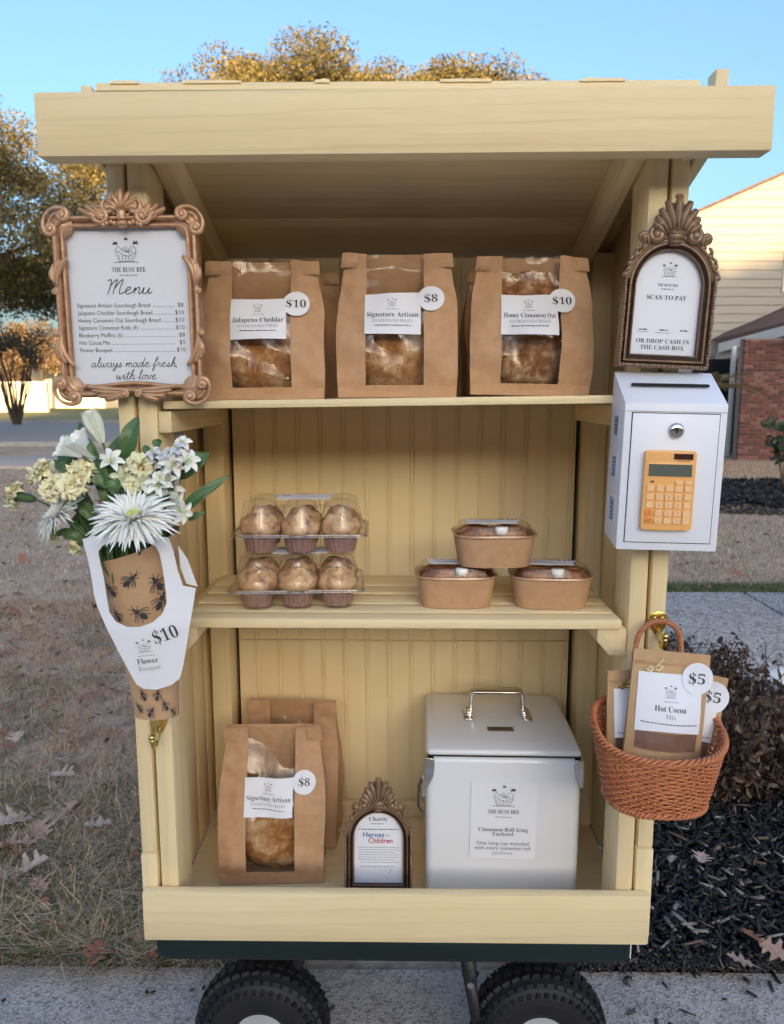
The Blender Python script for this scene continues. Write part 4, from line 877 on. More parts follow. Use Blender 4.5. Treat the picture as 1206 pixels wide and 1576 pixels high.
for s in (-1, 1):
    for zs in (1, -1):                                            # corner: a plate and a C-scroll with two eyes
        cx, cz = s*(hw+.004), zs*(hh+.004); ro = .0225
        g.prism([(cx+.0185*math.cos(a), cz+.0185*math.sin(a)) for a in np.linspace(0, 2*PI, 25)[:-1]], -.0095, -.002)
        arcp = [(cx+s*ro*math.cos(a), cz+zs*ro*math.sin(a)) for a in np.linspace(R(-20), R(110), 16)]
        e1 = (cx+s*(ro-.0085)*math.cos(R(116)), cz+zs*(ro-.0085)*math.sin(R(116))); a1 = math.atan2(arcp[-1][1]-e1[1], arcp[-1][0]-e1[0])
        e0 = (cx+s*(ro-.0085)*math.cos(R(-26)), cz+zs*(ro-.0085)*math.sin(R(-26))); a0 = math.atan2(arcp[0][1]-e0[1], arcp[0][0]-e0[0])
        mid = arcp[8]; volute(g, e1, .0085, a1, 1.35, s*zs, .0042, -.0125, arcp[7:-1]); volute(g, e0, .0085, a0, 1.35, -s*zs, .0042, -.0125, list(reversed(arcp[1:9])))
        g.tube([(cx+s*.0145*math.cos(a), -.0105, cz+zs*.0145*math.sin(a)) for a in np.linspace(R(5), R(85), 9)], .0016, 6)
        carve()
    for zc, fl in ((hh*.44, 1), (-hh*.55, -1)):                   # side acanthus
        for k in range(4): lobe(g, (s*(hw+.0115+.0005*k), zc-fl*(.024-.003*k)), fl*(PI/2)-s*fl*(.18+.20*k), .050-.0095*k, .0040, -.011-.0005*k, s*fl*.95)
        volute(g, (s*(hw+.0165), zc-fl*.026), .0045, PI/2, 1.1, s*fl, .0024, -.012); carve()
    for k in range(3): lobe(g, (s*.020, hh+.010+.001*k), PI/2-s*(PI/2-.06-.13*k), .045-.008*k, .0040, -.0125-.0006*k, s*(.5+.1*k))
    volute(g, (s*.0300, hh+.0150), .0125, PI/2-s*.4, 1.5, -s, .0040, -.0145, [(s*.010, hh+.016), (s*.018, hh+.0265)])
    volute(g, (s*.0185, hh+.0270), .0100, PI/2-s*.3, 1.4, -s, .0036, -.0142, [(s*.006, hh+.020), (s*.010, hh+.031)])
    volute(g, (s*.0430, hh+.0165), .0072, PI/2+s*.4, 1.2, -s, .0028, -.0130)
    for k in range(6): a = k*PI/3; g.ball((s*.0300+.0040*math.cos(a), -.0175, hh+.0145+.0040*math.sin(a)), .0027, 6, 5)
    for q in ((.016, .006), (.022, .004), (.011, .004), (.027, .002)): g.ball((s*q[0], -.0145, hh+q[1]), .0034, 7, 5)
    carve()
    for k in range(4): lobe(g, (s*(.008+.002*k), -hh-.006-.0022*k), PI/2-s*(PI/2+.02+.16*k), .060-.011*k, .0042, -.0125-.0005*k, s*(.42 if k else .22))
    volute(g, (s*.0105, -hh-.0125), .0068, -PI/2+s*.6, 1.2, s, .0030, -.0132); carve()
g.prism([(-.046, hh+.008), (.046, hh+.008), (.036, hh+.024), (.022, hh+.034), (.008, hh+.040), (-.008, hh+.040), (-.022, hh+.034), (-.036, hh+.024)], -.0105, -.002)
for k in range(7): lobe(g, ((k-3)*.0016, hh+.0215), PI/2-(k-3)*.36, .0300-.0032*abs(k-3)**1.15, .0042, -.0150, -(k-3)*.12)
g.prism(rrect(-.0058, .0058, hh+.0085, hh+.0215, .002), -.0195, -.011); g.ball((0, -.0145, hh+.003), .0078, 10, 7, (1, .6, .8))
for k in range(3): g.ball(((k-1)*.0040, -.0185, hh+.003), .0025, 6, 5)
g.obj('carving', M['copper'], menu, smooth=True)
G().box(-hw-.012, hw+.012, .006, .0135, -hh-.012, hh+.012).obj('backing', M['black'], menu)

# ---- two arched antique frames
def arch(hw_, zb, zs, off=0, n=28):
    r = hw_+off; pts = [(r, zb-off)]+[(r*math.cos(a), zs+r*1.06*math.sin(a)) for a in np.linspace(0, PI, n)]+[(-r, zb-off)]; return pts
def arch_frame(t, W, H, fwd, draw, sheetname):
    """W x H opening, arched top; fwd = frame band width"""
    hw_ = W/2; zb = -H/2; zs = H/2-hw_*1.06; inner = arch(hw_, zb, zs)
    printed(t, sheetname, 0, 0, draw, (0, .001, 0), poly=arch(hw_, zb, zs, .003))
    g = G(); bands = [(0, -.002), (.0006, -.006), (fwd*.14, -.0075), (fwd*.17, -.0055), (fwd*.30, -.0065), (fwd*.42, -.0105), (fwd*.55, -.0105), (fwd*.60, -.0075), (fwd*.68, -.0085), (fwd*.82, -.0125), (fwd*.95, -.010), (fwd, -.004), (fwd, .006)]
    n = len(inner); vs = []
    def ring(o):
        return arch(hw_, zb, zs, o)
    for o, y in bands: vs += [(p[0], y, p[1]) for p in ring(o)]
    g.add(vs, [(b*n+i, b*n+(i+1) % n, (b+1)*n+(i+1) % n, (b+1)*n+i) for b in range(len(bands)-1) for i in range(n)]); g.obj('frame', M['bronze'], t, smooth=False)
    # bead course round the opening, knurled outer edge
    def walk(o, step):
        P_ = ring(o); P_ = P_+[P_[0]]; out = []; acc = 0
        for a, b in zip(P_[:-1], P_[1:]):
            l = math.dist(a, b); 
            while acc < l: out.append((lerp(a[0], b[0], acc/l), lerp(a[1], b[1], acc/l))); acc += step
            acc -= l
        return out
    g = G(); k_ = fwd/.0165
    for p_ in walk(fwd*.085, .0026*k_): g.ball((p_[0], -.0072, p_[1]), .00115*k_, 5, 4)
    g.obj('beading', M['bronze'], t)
    g = G(); rr = random.Random(3)
    for p_ in walk(fwd*.86, .0036*k_):
        g.ball((p_[0]+rr.uniform(-.0006, .0006), -.0118, p_[1]), rr.uniform(.0017, .0026)*k_, 5, 4, (1, .7, 1))
    zt = zs+hw_*1.06+fwd
    for s in (-1, 1):
        for kk in range(6):                                   # leafy shoulder lumps
            a = R(12+13*kk); r = hw_+fwd*1.0; g.ball((s*r*math.cos(a), -.011, zs+r*1.06*math.sin(a)), (.0046-.0002*kk)*k_, 7, 5, (1, .6, 1))
            frond(g, (s*r*math.cos(a), zs+r*1.06*math.sin(a)), PI/2-s*(.2+.15*kk), .011*k_, .0018*k_, s*1.5, -.012)
        a = R(52); q = (s*(hw_+fwd)*math.cos(a), zs+(hw_+fwd)*1.06*math.sin(a)); volute(g, (q[0]+s*.002*k_, q[1]+.009*k_), .0058*k_, -PI/2, 1.1, s, .0036*k_, -.0115)
        lobe(g, (q[0]-s*.003*k_, q[1]), PI/2-s*.2, .012*k_, .0042*k_, -.011)
        volute(g, (s*.0225*k_, zt+.0005*k_), .0085*k_, PI/2-s*.3, 1.3, -s, .0046*k_, -.0130, [(s*.006*k_, zt+.004*k_), (s*.012*k_, zt+.010*k_)])
        volute(g, (s*.0185*k_, zt+.0125*k_), .0065*k_, PI/2-s*.3, 1.2, -s, .0040*k_, -.0130)
        for kk in range(4): lobe(g, (s*(.003+.0035*kk)*k_, zt+(.004-.001*kk)*k_), PI/2-s*(.17+.20*kk), (.0370-.0062*kk)*k_, .0050*k_, -.0138, -s*.25)
    lobe(g, (0, zt+.004*k_), PI/2, .041*k_, .0050*k_, -.0148)
    g.ball((0, -.0145, zt+.0445*k_), .0046*k_, 9, 7, (1.2, .7, .75))
    g.prism([(-.011*k_, zt+.010*k_), (.011*k_, zt+.010*k_), (.006*k_, zt-.012*k_), (-.006*k_, zt-.012*k_)], -.0165, -.008)
    for kk in range(4): g.box(-.009*k_+kk*.0006, .009*k_-kk*.0006, -.0178, -.016, zt+(.007-.0052*kk)*k_, zt+(.009-.0052*kk)*k_)
    ro, ri = hw_+fwd*.97, hw_+fwd*.55
    out_ = [(ro*math.cos(a), zs+ro*1.06*math.sin(a)) for a in np.linspace(R(8), R(62), 8)]+[(.029*k_, zt+.006*k_), (.019*k_, zt+.021*k_), (.007*k_, zt+.038*k_), (-.007*k_, zt+.038*k_), (-.019*k_, zt+.021*k_), (-.029*k_, zt+.006*k_)]+[(ro*math.cos(a), zs+ro*1.06*math.sin(a)) for a in np.linspace(R(118), R(172), 8)]
    in_ = [(ri*math.cos(a), zs+ri*1.06*math.sin(a)) for a in np.linspace(R(172), R(8), 20)]
    g.prism(out_+in_, -.0105, -.0045)
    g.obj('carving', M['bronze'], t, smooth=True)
    G().prism(arch(hw_, zb, zs, fwd*.9), .004, .012).obj('backing', M['black'], t)
pc_ = (at(978, 545, -.03)+at(1068, 550, -.03)+at(1078, 430, -.03)+at(990, 428, -.03))/4
pay = thing('payment_sign', 'arched dark bronze frame with the scan to pay sheet above the white cash box', 'picture frame', (.3835, -.014, 1.3665), (0, R(2.6), 0))
def draw_pay(I):
    g, l = I(), I('inkl'); logo(g, .001, .046, .022); text(g, 'THE BUSY BEE', 0, .0245, .005, 'serif', wid=.030, off=-.007); dashes(l, -.010, .010, .0205, .0012, 1)
    text(g, 'SCAN TO PAY', 0, .0055, .0092, 'serif', wid=.058, off=-.007)
    for x, s in ((-.030, 1), (0, 2), (.030, 3)): dashes(g, x-.006, x+.006, -.0375, .0016, s)
    dashes(l, -.012, .010, -.0415, .0010, 5); dashes(l, -.038, -.022, -.0410, .0010, 7)
    text(g, 'OR DROP CASH IN', 0, -.0565, .0088, 'serif', wid=.078, off=-.007); text(g, 'THE CASH BOX', 0, -.0655, .0088, 'serif', wid=.064, off=-.007)
arch_frame(pay, .0945, .146, .0195, draw_pay, 'payment_sheet')
ch_a, ch_b = at(541, 1358, .1), at(623, 1358, .1)
cp = at(582, 1367, .1); char = thing('charity_frame', 'small arched bronze frame with a charity notice, standing beside the white cooler', 'picture frame', (cp.x, .112, .336+.0905), (R(-7), 0, 0)); char.scale = (1.07,)*3
def draw_char(I):
    g, l = I(), I('inkl'); text(g, 'Charity', 0, .0445, .0098, 'serif', wid=.032, off=-.007); dashes(l, -.012, .012, .0395, .0016, 2); dashes(g, -.034, .034, .0300, .0014, 3)
    text(I('blue'), 'Heroes', -.008, .0165, .0125, 'sans', wid=.036, off=.012); text(l, 'for', .0165, .0175, .007, 'sans', off=-.007); text(I('red'), 'Children', .0035, .0065, .0125, 'sans', wid=.041, off=.012)
    for k in range(7): dashes(l, -.034+.003*(k == 6), .034-.006*(k % 3 == 2), -.001-.0042*k, .0011, 20+k)
    dashes(l, -.031, .029, -.0335, .0013, 9); l.ribbon([(.0195, -.036), (.0205, -.041), (.0185, -.045), (.0175, -.0455)], .0007)
arch_frame(char, .0815, .121, .0165, draw_char, 'charity_sheet')

# ---- cash box with a calculator on its door
bx0, bx1 = .3095, .4535
box = thing('cash_box', 'white metal lock box with a coin slot mounted below the scan to pay frame', 'cash box', ((bx0+bx1)/2, 0, 1.013), (0, R(1.2), R(-1.0)))
W2 = (bx1-bx0)/2; D_ = -.078; zf_ = .210
g = G(); pr = [(-.004, 0.012), (D_, 0), (D_, zf_), (-.004, .256)]                                   # y,z outline
g.add([(x, p[0], p[1]) for x in (-W2, W2) for p in pr], [(0, 1, 2, 3), (7, 6, 5, 4), (0, 4, 5, 1), (1, 5, 6, 2), (2, 6, 7, 3), (3, 7, 4, 0)]); g.obj('body', M['steelbox'], box, bev=.0022)
dz0, dz1 = .0125, .196; dx = W2-.0115
G().box(-dx-.0012, dx+.0012, D_-.0006, D_+.001, dz0-.0012, dz1+.0012).obj('door_gap', M['shadowgap'], box)
door = G().box(-dx, dx, D_-.0022, D_, dz0, dz1).obj('door', M['steelbox'], box, bev=.0006)
G().lathe([(0, .0055), (.0045, .0055), (.0085, .005), (.0105, .0035), (.0112, 0)], 28, Matrix.Translation((.0005, D_-.0022, .1725)) @ MY).obj('lock', M['chrome'], door, smooth=True)
G().box(-.0008, .0014, D_-.0086, D_-.0075, .1692, .1755).obj('keyhole', M['shadowgap'], door)
a_s = math.atan2(.046, .074); mxs = Matrix.Translation((0, D_*.5-.004, (zf_+.256)/2+.003)) @ Matrix.Rotation(a_s, 4, 'X')
G().prism([(p[0], p[1]) for p in rrect(-.056, .056, -.0028, .0028, .0027)], -.0008, .0008).map(lambda v: mxs @ Vector((v.x, v.z, -v.y+.0004))).obj('slot', M['shadowgap'], box)
G().box(-W2+.0015, W2-.0015, D_-.0007, D_+.0005, .1985, .1992).obj('seam', M['inkl'], box)
for k, (y0, z0, z1, kind_) in enumerate(((-.055, .160, .192, 0), (-.055, .100, .138, 1), (-.058, .036, .074, 1))):
    st = G().box(-W2-.0008, -W2, y0, y0+.030, z0, z1).obj('sticker', M['paper'], box); g = G(); rr = random.Random(k)
    if kind_ == 0:
        z = z0+.004
        while z < z1-.004: h_ = rr.uniform(.0006, .002); g.box(-W2-.0012, -W2-.0009, y0+.005, y0+.024, z, z+h_); z += h_+rr.uniform(.0006, .0016)
    else:
        for j in range(4): 
            z = z0+.003
            while z < z1-.006: h_ = rr.uniform(.002, .006); g.box(-W2-.0012, -W2-.0009, y0+.005+.005*j, y0+.0075+.005*j, z, z+h_); z += h_+.001
    g.obj('print', M['ink'] if kind_ == 0 else M['blue'], st)
cw, chh = .0355, .0565
cal = thing('calculator', 'small orange solar calculator stuck on the cash box door', 'calculator', (.3755, -.0815, 1.1015), (0, R(1.2), R(-1.0)))
G().prism(rrect(-cw, cw, -chh, chh, .005), -.0085, 0).obj('body', M['calc'], cal, bev=.0012)
G().box(-cw+.004, cw-.004, -.0092, -.008, .0195, chh-.0165+.001).obj('bezel', M['calc'], cal, bev=.0006)
G().box(-cw+.0055, cw-.0055, -.0097, -.009, .0205, .0375).obj('display', M['lcd'], cal)
G().box(.004, cw-.005, -.0092, -.0083, .0445, .0525).obj('solar_panel', M['solar'], cal)
g = G(); g.ribbon([(.008, .0425), (.027, .0425)], .0009, -.0088); g.box(-.0265, -.0215, -.0089, -.0085, .0115, .014); g.obj('print', M['ink'], cal)
kx = [-.0262, -.0131, 0, .0131, .0262]; kz = [.0035, -.0085, -.0200, -.0315, -.0425]
def keyb(x, z, w_, h, m_, ch):
    k = G().prism(rrect(-w_/2, w_/2, -h/2, h/2, .0018, 3), -.0026, 0).obj('key', m_, cal, bev=.0005, seg=1, loc=(x, -.0083, z))
    if ch: q = G(); text(q, ch, 0, -.002, .0058, 'sans', off=0); q.obj('lettering', M['inkl'] if m_ is M['key'] else M['ink'], k, loc=(0, -.0029, 0), fixn=False)
rows = ['     ', ' 789 ', ' 456 ', 'C123+', 'A0.= ']
for r_ in range(5):
    for c_ in range(5):
        if r_ == 4 and c_ == 4: continue
        ch = rows[r_][c_].strip(); m_ = M['keyo'] if (c_ == 0 and r_ >= 3) else M['key']
        if r_ == 3 and c_ == 4: keyb(kx[4], (kz[3]+kz[4])/2-.0005, .0098, .0205, m_, ch)
        else: keyb(kx[c_], kz[r_], .0100, .0088, m_, 'AC' if ch == 'A' else ch)
for c_ in (3, 4): keyb(kx[c_], .0120, .0100, .0052, M['key'], '')

# ------------------------------------------------------------------ bread bags
def bread_bag(label, loc, rz, W, H, D, title, price, win, seed, crustm, tilt=0, lab=True, price_at=.26, loaf_h=.6, group='kraft bread bags'):
    """kraft bag with a window strip; win = (x0, x1) of the window in metres; origin at the middle of the base front"""
    rr = random.Random(seed); t = thing('bread_bag', label, 'bread bag', loc, (tilt, R(rr.uniform(-1.3, 1.3)), rz), group)
    def half(z): f = z/H; return W/2*(1+.03*math.sin(PI*f)-.085*smoothstep(.60, .93, f)+.035*nz(f*3, seed*1.7))
    def front(x, z):
        f = z/H; u = x/(W/2); d = -(D*(1-smoothstep(.28, .93, f))*.5+.006)
        bulge = .014*math.sin(PI*min(1, f*1.05))*(1-u*u)
        cr = .0085*noise.noise(Vector((x*22, z*16, seed)))+.0026*noise.noise(Vector((x*55, z*45, seed+5)))+.011*abs(noise.noise(Vector((x*9+z*14, z*5, seed+9))))
        band = -.0035 if f > .915 else 0
        return d-bulge-cr*smoothstep(0, .1, f)*(1.1 if f > .1 else .4)+band
    def pt(u, f): z = f*H; x = lerp(-half(z), half(z), u); top = .004*nz(x*30, seed, 3)*(f > .97); return Vector((x, front(x, z), z+top))
    nu, nv = 30, 34; wz0, wz1 = .085, 1.0
    def inwin(u, f): x = lerp(-half(f*H), half(f*H), u); return win[0] < x < win[1] and wz0 < f < wz1
    # columns snap to the window edges so that its sides run straight
    def uu(i, f):
        hh_ = half(f*H); u0, u1 = (win[0]+hh_)/(2*hh_), (win[1]+hh_)/(2*hh_); a = i/nu
        return a/.30*u0 if a <= .30 else (u0+(a-.30)/.42*(u1-u0) if a <= .72 else u1+(a-.72)/.28*(1-u1))
    ks = [0]+[.085*(k+1)/4 for k in range(4)]+[lerp(.085, 1, (k+1)/(nv-4)) for k in range(nv-4)]
    vs = [pt(uu(i*1.0, f), f) for f in ks for i in range(nu+1)]
    ip, fp = [], []
    for j in range(len(ks)-1):
        for i in range(nu):
            q = (j*(nu+1)+i, j*(nu+1)+i+1, (j+1)*(nu+1)+i+1, (j+1)*(nu+1)+i); a = (i+.5)/nu
            (fp if .30 < a < .72 and ks[j] >= .0849 else ip).append(q)
    body = G(); body.add(vs, ip)
    def back(x, z): f = z/H; return D*(1-smoothstep(.35, .95, f))*.5+.003+.004*nz(x*14, z*12, seed+20)
    def side(s):
        def fn_(a, f):
            z = f*H; x = s*half(z); y0, y1 = front(x, z), back(x, z); tuck = (y1-y0)*.30*math.sin(PI*a)*(.35+.65*f); return Vector((x-s*tuck, lerp(y0, y1, a), z))
        return fn_
    for s in (-1, 1): body.grid(side(s), 6, 20)
    body.grid(lambda u, f: Vector((lerp(-half(f*H), half(f*H), u), back(lerp(-half(f*H), half(f*H), u), f*H), f*H)), 14, 20)
    body.grid(lambda u, a: Vector((lerp(-half(0), half(0), u), lerp(front(lerp(-half(0), half(0), u), 0), back(0, 0), a), .0005)), 8, 2)
    b = body.obj('paper_bag', M['kraft'], t, smooth=True, fixn=False)
    # folded foot line and folded-over top lip
    g = G(); g.grid(lambda u, f: Vector((lerp(-half(0)*1.004, half(0)*1.004, u), front(lerp(-half(0), half(0), u), .03*H*f)-.0014, f*.075*H)), 20, 3); g.obj('base_fold', M['kraft'], t, smooth=True, fixn=False)
    def ear(s):
        def fn_(a, f): z = H*(.905+.095*f); x = s*(half(z)+.004-.001*f); return Vector((lerp(x, s*(half(z)-.022), a), front(s*half(z)*.9, z)-.003-.0015*math.sin(a*3), z-.0008))
        return fn_
    for s in (-1, 1): gg = G(); gg.grid(ear(s), 4, 4); gg.obj('top_tab', M['kraft'], t, smooth=True, fixn=False)
    film = G(); film.add(vs, fp); film.map(lambda v: v)
    def wr(v):
        f = v.z/H; k = 0.0022*noise.noise(Vector((v.x*60+v.z*40, v.z*22, seed+31)))+.003*noise.noise(Vector((v.x*26, v.z*10-abs(v.x)*20, seed+40)))
        e = min(1, min(abs(v.x-win[0]), abs(v.x-win[1]))/.006); return Vector((v.x, v.y+k*e, v.z))
    film.map(wr); film.obj('window_film', M['film'], t, smooth=True, fixn=False)
    # loaf
    g = G(); lw, lh, ld = min(W*.43, .085), H*loaf_h*.5, D*.40+.004
    def lf(u, v_):
        a, ph = u*2*PI, v_*PI; p = Vector((math.sin(ph)*math.cos(a), math.sin(ph)*math.sin(a), -math.cos(ph))); p = Vector((math.copysign(abs(p.x)**.8, p.x), math.copysign(abs(p.y)**.85, p.y), math.copysign(abs(p.z)**.85, p.z)))
        k = 1+.10*noise.noise(p*2.2+Vector((seed, 0, 0)))+.04*noise.noise(p*6); q = Vector((p.x*lw*k, p.y*ld*k, lh*1.02+p.z*lh*k)); q.y = max(q.y, front(q.x, min(H, q.z+.006))+.008-.004); return q
    g.grid(lf, 32, 24); lo = g.obj('loaf', crustm, t, smooth=True); lo.location = (0, .004, .006)
    def onto(v, o): return Vector((v.x, min(front(v.x, v.z), front(v.x+.004, v.z), front(v.x-.004, v.z))-o, v.z))
    if lab:
        lx, lz, lw_, lh_ = (win[0]+win[1])/2-.002, H*.575, .0895, .066
        q = G(); q.grid(lambda u, f: Vector((lx+(u-.5)*lw_, 0, lz+(f-.5)*lh_+.002*math.sin(u*3+seed)*(f-.3))), 14, 8); q.map(lambda v: onto(v, .0022)); lb = q.obj('label', M['paper'], t, smooth=True, fixn=False)
        ink = G(); li = G(); logo(ink, lx-.001, lz+.0165, .015); dashes(li, lx-.010, lx+.010, lz+.0065, .0010, seed)
        text(ink, title, lx, lz-.0055, .0112, 'serif', wid=min(.082, .0056*len(title)), off=-.007); text(li, 'SOURDOUGH BREAD', lx, lz-.0140, .0068, 'sans', wid=.064, off=-.005); dashes(ink, lx-.029, lx+.029, lz-.0192, .0013, seed+3)
        for gg, m_ in ((ink, 'ink'), (li, 'inkl')): gg.map(lambda v: onto(v, .0030)); gg.obj('lettering', M[m_], lb, fixn=False)
        cx_, cz_, r_ = win[1]+price_at*.02, lz+.024, .0215
        q = G(); q.grid(lambda u, f: Vector((cx_+r_*f*math.cos(2*PI*u), 0, cz_+r_*.93*f*math.sin(2*PI*u))), 32, 4); q.map(lambda v: onto(v, .0038)); pl = q.obj('price_tag', M['paper'], t, smooth=True, fixn=False)
        q = G(); text(q, price, cx_, cz_-.006, .0172, 'serif', wid=.031 if len(price) > 2 else .021, off=-.007); q.map(lambda v: onto(v, .0046)); q.obj('lettering', M['ink'], pl, fixn=False)
    return t
SH = 1.2312
bread_bag('kraft bread bag labelled Jalapeno Cheddar with a ten dollar tag on the top shelf', (-.226, .135, SH-.003), R(2), .193, .222, .085, 'Jalapeno Cheddar', '$10', (-.050, .043), 3, M['crust'], price_at=.6, loaf_h=.62)
bread_bag('kraft bread bag labelled Signature Artisan standing in the middle of the top shelf', (-.008, .13, SH), R(-1), .190, .230, .085, 'Signature Artisan', '$8', (-.050, .040), 11, M['crust'], price_at=.7, loaf_h=.60)
bread_bag('kraft bread bag labelled Honey Cinnamon Oat at the right end of the top shelf', (.206, .135, SH+.003), R(-2), .190, .222, .085, 'Honey Cinnamon Oat', '$10', (-.048, .042), 23, M['oat'], price_at=.3, loaf_h=.86)
bread_bag('kraft bread bag half hidden behind the Jalapeno Cheddar bag', (-.198, .262, SH-.003), R(-3), .19, .222, .075, '', '', (-.05, .04), 31, M['crust'], lab=False)
bread_bag('kraft bread bag half hidden behind the Signature Artisan bag of the top shelf', (-.010, .265, SH), R(2), .185, .218, .075, '', '', (-.05, .04), 37, M['crust'], lab=False)
bread_bag('kraft bread bag half hidden behind the Honey Cinnamon Oat bag', (.208, .265, SH+.003), R(3), .188, .220, .075, '', '', (-.05, .04), 41, M['crust'], lab=False)
FL = .3365
bread_bag('kraft bread bag labelled Signature Artisan at the front of the bottom compartment', (-.243, .180, FL), R(3), .190, .284, .085, 'Signature Artisan', '$8', (-.046, .040), 53, M['crust'], R(-4), price_at=1.0, loaf_h=.55)
bread_bag('unlabelled kraft bread bag at the back of the bottom compartment', (-.222, .298, FL), R(-4), .190, .287, .080, '', '', (-.045, .042), 61, M['crust'], R(-3), lab=False)

# ------------------------------------------------------------------ muffin boxes
def muffin_box(label, loc, rz):
    t = thing('muffin_box', label, 'muffin box', loc, (0, 0, rz), 'boxes of six muffins'); t.scale = (1.10, 1.06, 1.05); cx_ = (-.060, 0, .060); cyy = (-.032, .032); W, D = .098, .072
    def edge(x, y): return smoothstep(1, .90, abs(x)/W)*smoothstep(1, .88, abs(y)/D)
    def lidz(x, y):
        h = 0
        for a in cx_:
            for b in cyy: r = math.hypot(x-a, (y-b)*.98)/.0335; h = max(h, .0455*min(1, (1-r)/.30)+.0055*(1-(r/.70)**2) if r < .70 else (.0455*(1-r)/.30 if r < 1 else 0))
        h = max(h, .034*smoothstep(.036, .02, abs(y))*smoothstep(.085, .07, abs(x)))
        return .033+h
    def basez(x, y):
        h = 0
        for a in cx_:
            for b in cyy: r = math.hypot(x-a, y-b)/.0285; h = max(h, .0325*(1-smoothstep(.72, 1.0, r)))
        return .033-h
    for nm, fz, m_ in (('lid', lidz, .0012), ('base', basez, -.0012)):
        g = G(); g.grid(lambda u, v: Vector(((u-.5)*2*W, (v-.5)*2*D, fz((u-.5)*2*W, (v-.5)*2*D)+m_)), 92, 66); q = g.obj(nm, M['clear'], t, smooth=True, fixn=False)
    g = G(); lp = rrect(-W, W, -D, D, .012); n = len(lp)
    g.tube([(p[0], p[1], .0335) for p in lp], .0017, 6, closed=True); g.tube([(p[0]*1.02, p[1]*1.03, .0312) for p in lp], .0012, 6, closed=True); g.box(-.012, .012, -D-.011, -D, .0315, .0345); g.obj('rim', M['clear_rim'], t, smooth=True)
    k = 0
    for a in cx_:
        for b in cyy:
            k += 1; g = G(); g.lathe([(.0255, .029), (.0290, .033), (.0303, .0375), (.0300, .043), (.0280, .0485), (.0245, .0535), (.0195, .0575), (.0135, .0605), (.007, .062), (0, .0625)], 36)
            s_ = hash(label) % 50+k; g.map(lambda v: v*(1+(.09*noise.noise(v*75+Vector((k*7, 0, 0)))+.06*noise.noise(v*190+Vector((k*7, 0, 0))))*(1 if v.z > .033 else .2))); mf = g.obj('muffin', M['muffin'], t, smooth=True, loc=(a, b, 0), rot=(0, 0, k)); q = G(); q.lathe([(0, .003), (.0200, .003), (.0262, .031), (.0255, .0315)], 40); q.map(lambda v: Vector((v.x*(1+.03*math.cos(20*math.atan2(v.y, v.x))), v.y*(1+.03*math.cos(20*math.atan2(v.y, v.x))), v.z))); q.obj('liner', M['liner'], mf)
    def dr(I): text(I(), '$8', -.027, .006, .011, 'serif', off=-.007); logo(I(), .0, .008, .010); dashes(I('inkl'), -.010, .03, -.003, .0014, 5)
    printed(t, 'label', .082, .040, dr, (.004, -.010, .0852), (R(-88), 0, 0))
    return t
mb = thing  # (keeps the builder name short below)
muffin_box('clear plastic box of six muffins at the bottom of the pair on the slatted shelf', (-.1755, .100, .8895), R(4))
muffin_box('clear plastic box of six muffins stacked on top of the other muffin box', (-.1685, .108, .9785), R(2))

# ------------------------------------------------------------------ cinnamon roll tubs
def tub(label, loc, rz, seed):
    t = thing('roll_tub', label, 'food tub', loc, (0, 0, rz), 'kraft tubs of cinnamon rolls')
    def oval(a, w_, d_): c, s = math.cos(a), math.sin(a); return math.copysign(abs(c)**.55, c)*w_, math.copysign(abs(s)**.55, s)*d_
    def shell(rings, m_, nm, n=64, sm=True):
        g = G(); vs = []
        for w_, d_, z in rings: vs += [(*oval(2*PI*k/n, w_, d_), z) for k in range(n)]
        g.add(vs, [(i*n+k, i*n+(k+1) % n, (i+1)*n+(k+1) % n, (i+1)*n+k) for i in range(len(rings)-1) for k in range(n)]); return g.obj(nm, m_, t, smooth=sm)
    o = shell([(.0, .0, .002), (.054, .040, .0015), (.0575, .0435, 0), (.0600, .0460, .012), (.0655, .0515, .0485), (.0680, .0540, .0500), (.0688, .0548, .0515), (.0680, .0540, .0530), (.0650, .0510, .0525), (.0600, .0460, .012), (.0, .0, .009)], M['kraft'], 'bowl'); o.data.set_sharp_from_angle(angle=R(40))
    l = shell([(.0690, .0550, .0495), (.0700, .0560, .0512), (.0690, .0550, .0545), (.0660, .0520, .0550), (.0625, .0485, .0548), (.0605, .0465, .0600), (.0575, .0440, .0665), (.0540, .0405, .0680), (.0, .0, .0682)], M['clear'], 'lid'); l.data.set_sharp_from_angle(angle=R(30))
    rr = random.Random(seed)
    for a in (-1, 1):
        for b in (-1, 1):
            g = G(); pts = [(.0028*k/7*math.cos(k*.55+seed)*1.25, .0028*k/7*math.sin(k*.55+seed)*1.15, .0585-.0007*k/7) for k in range(1, 62)]
            g.tube([(p[0], p[1], p[2]-.006+.003*math.cos(i*.3)) for i, p in enumerate(pts)], [.0042]*len(pts), 6); g.lathe([(0, .010), (.022, .010), (.026, .03), (.026, .048), (.021, .056), (0, .055)], 18); g.obj('cinnamon_roll', M['roll'], t, smooth=True, loc=(a*.027+rr.uniform(-.002, .002), b*.0205, .002))
    G().lathe([(0, .053), (.009, .053), (.0105, .0655), (.0, .066)], 16).obj('icing_cup', M['petal'], t, smooth=True, loc=(.008, -.034, 0))
    def dr(I): text(I(), '$10', .030, .009, .014, 'serif', wid=.030, off=-.005); dashes(I('inkl'), -.034, .008, .010, .0022, seed); dashes(I(), -.030, .012, -.002, .0016, seed+1); dashes(I('inkl'), -.036, .026, -.010, .0016, seed+2)
    printed(t, 'label', .090, .046, dr, (-.004, .006, .0686), (R(-90), 0, R(-2)), poly=[(-.038, -.0185), (.042, -.0185), (.042, .006)]+[(.030+.0185*math.cos(a), .009+.0165*math.sin(a)) for a in np.linspace(-.2, PI*.86, 14)]+[(-.036, .0205), (-.044, .017)])
    return t
z2 = .8893
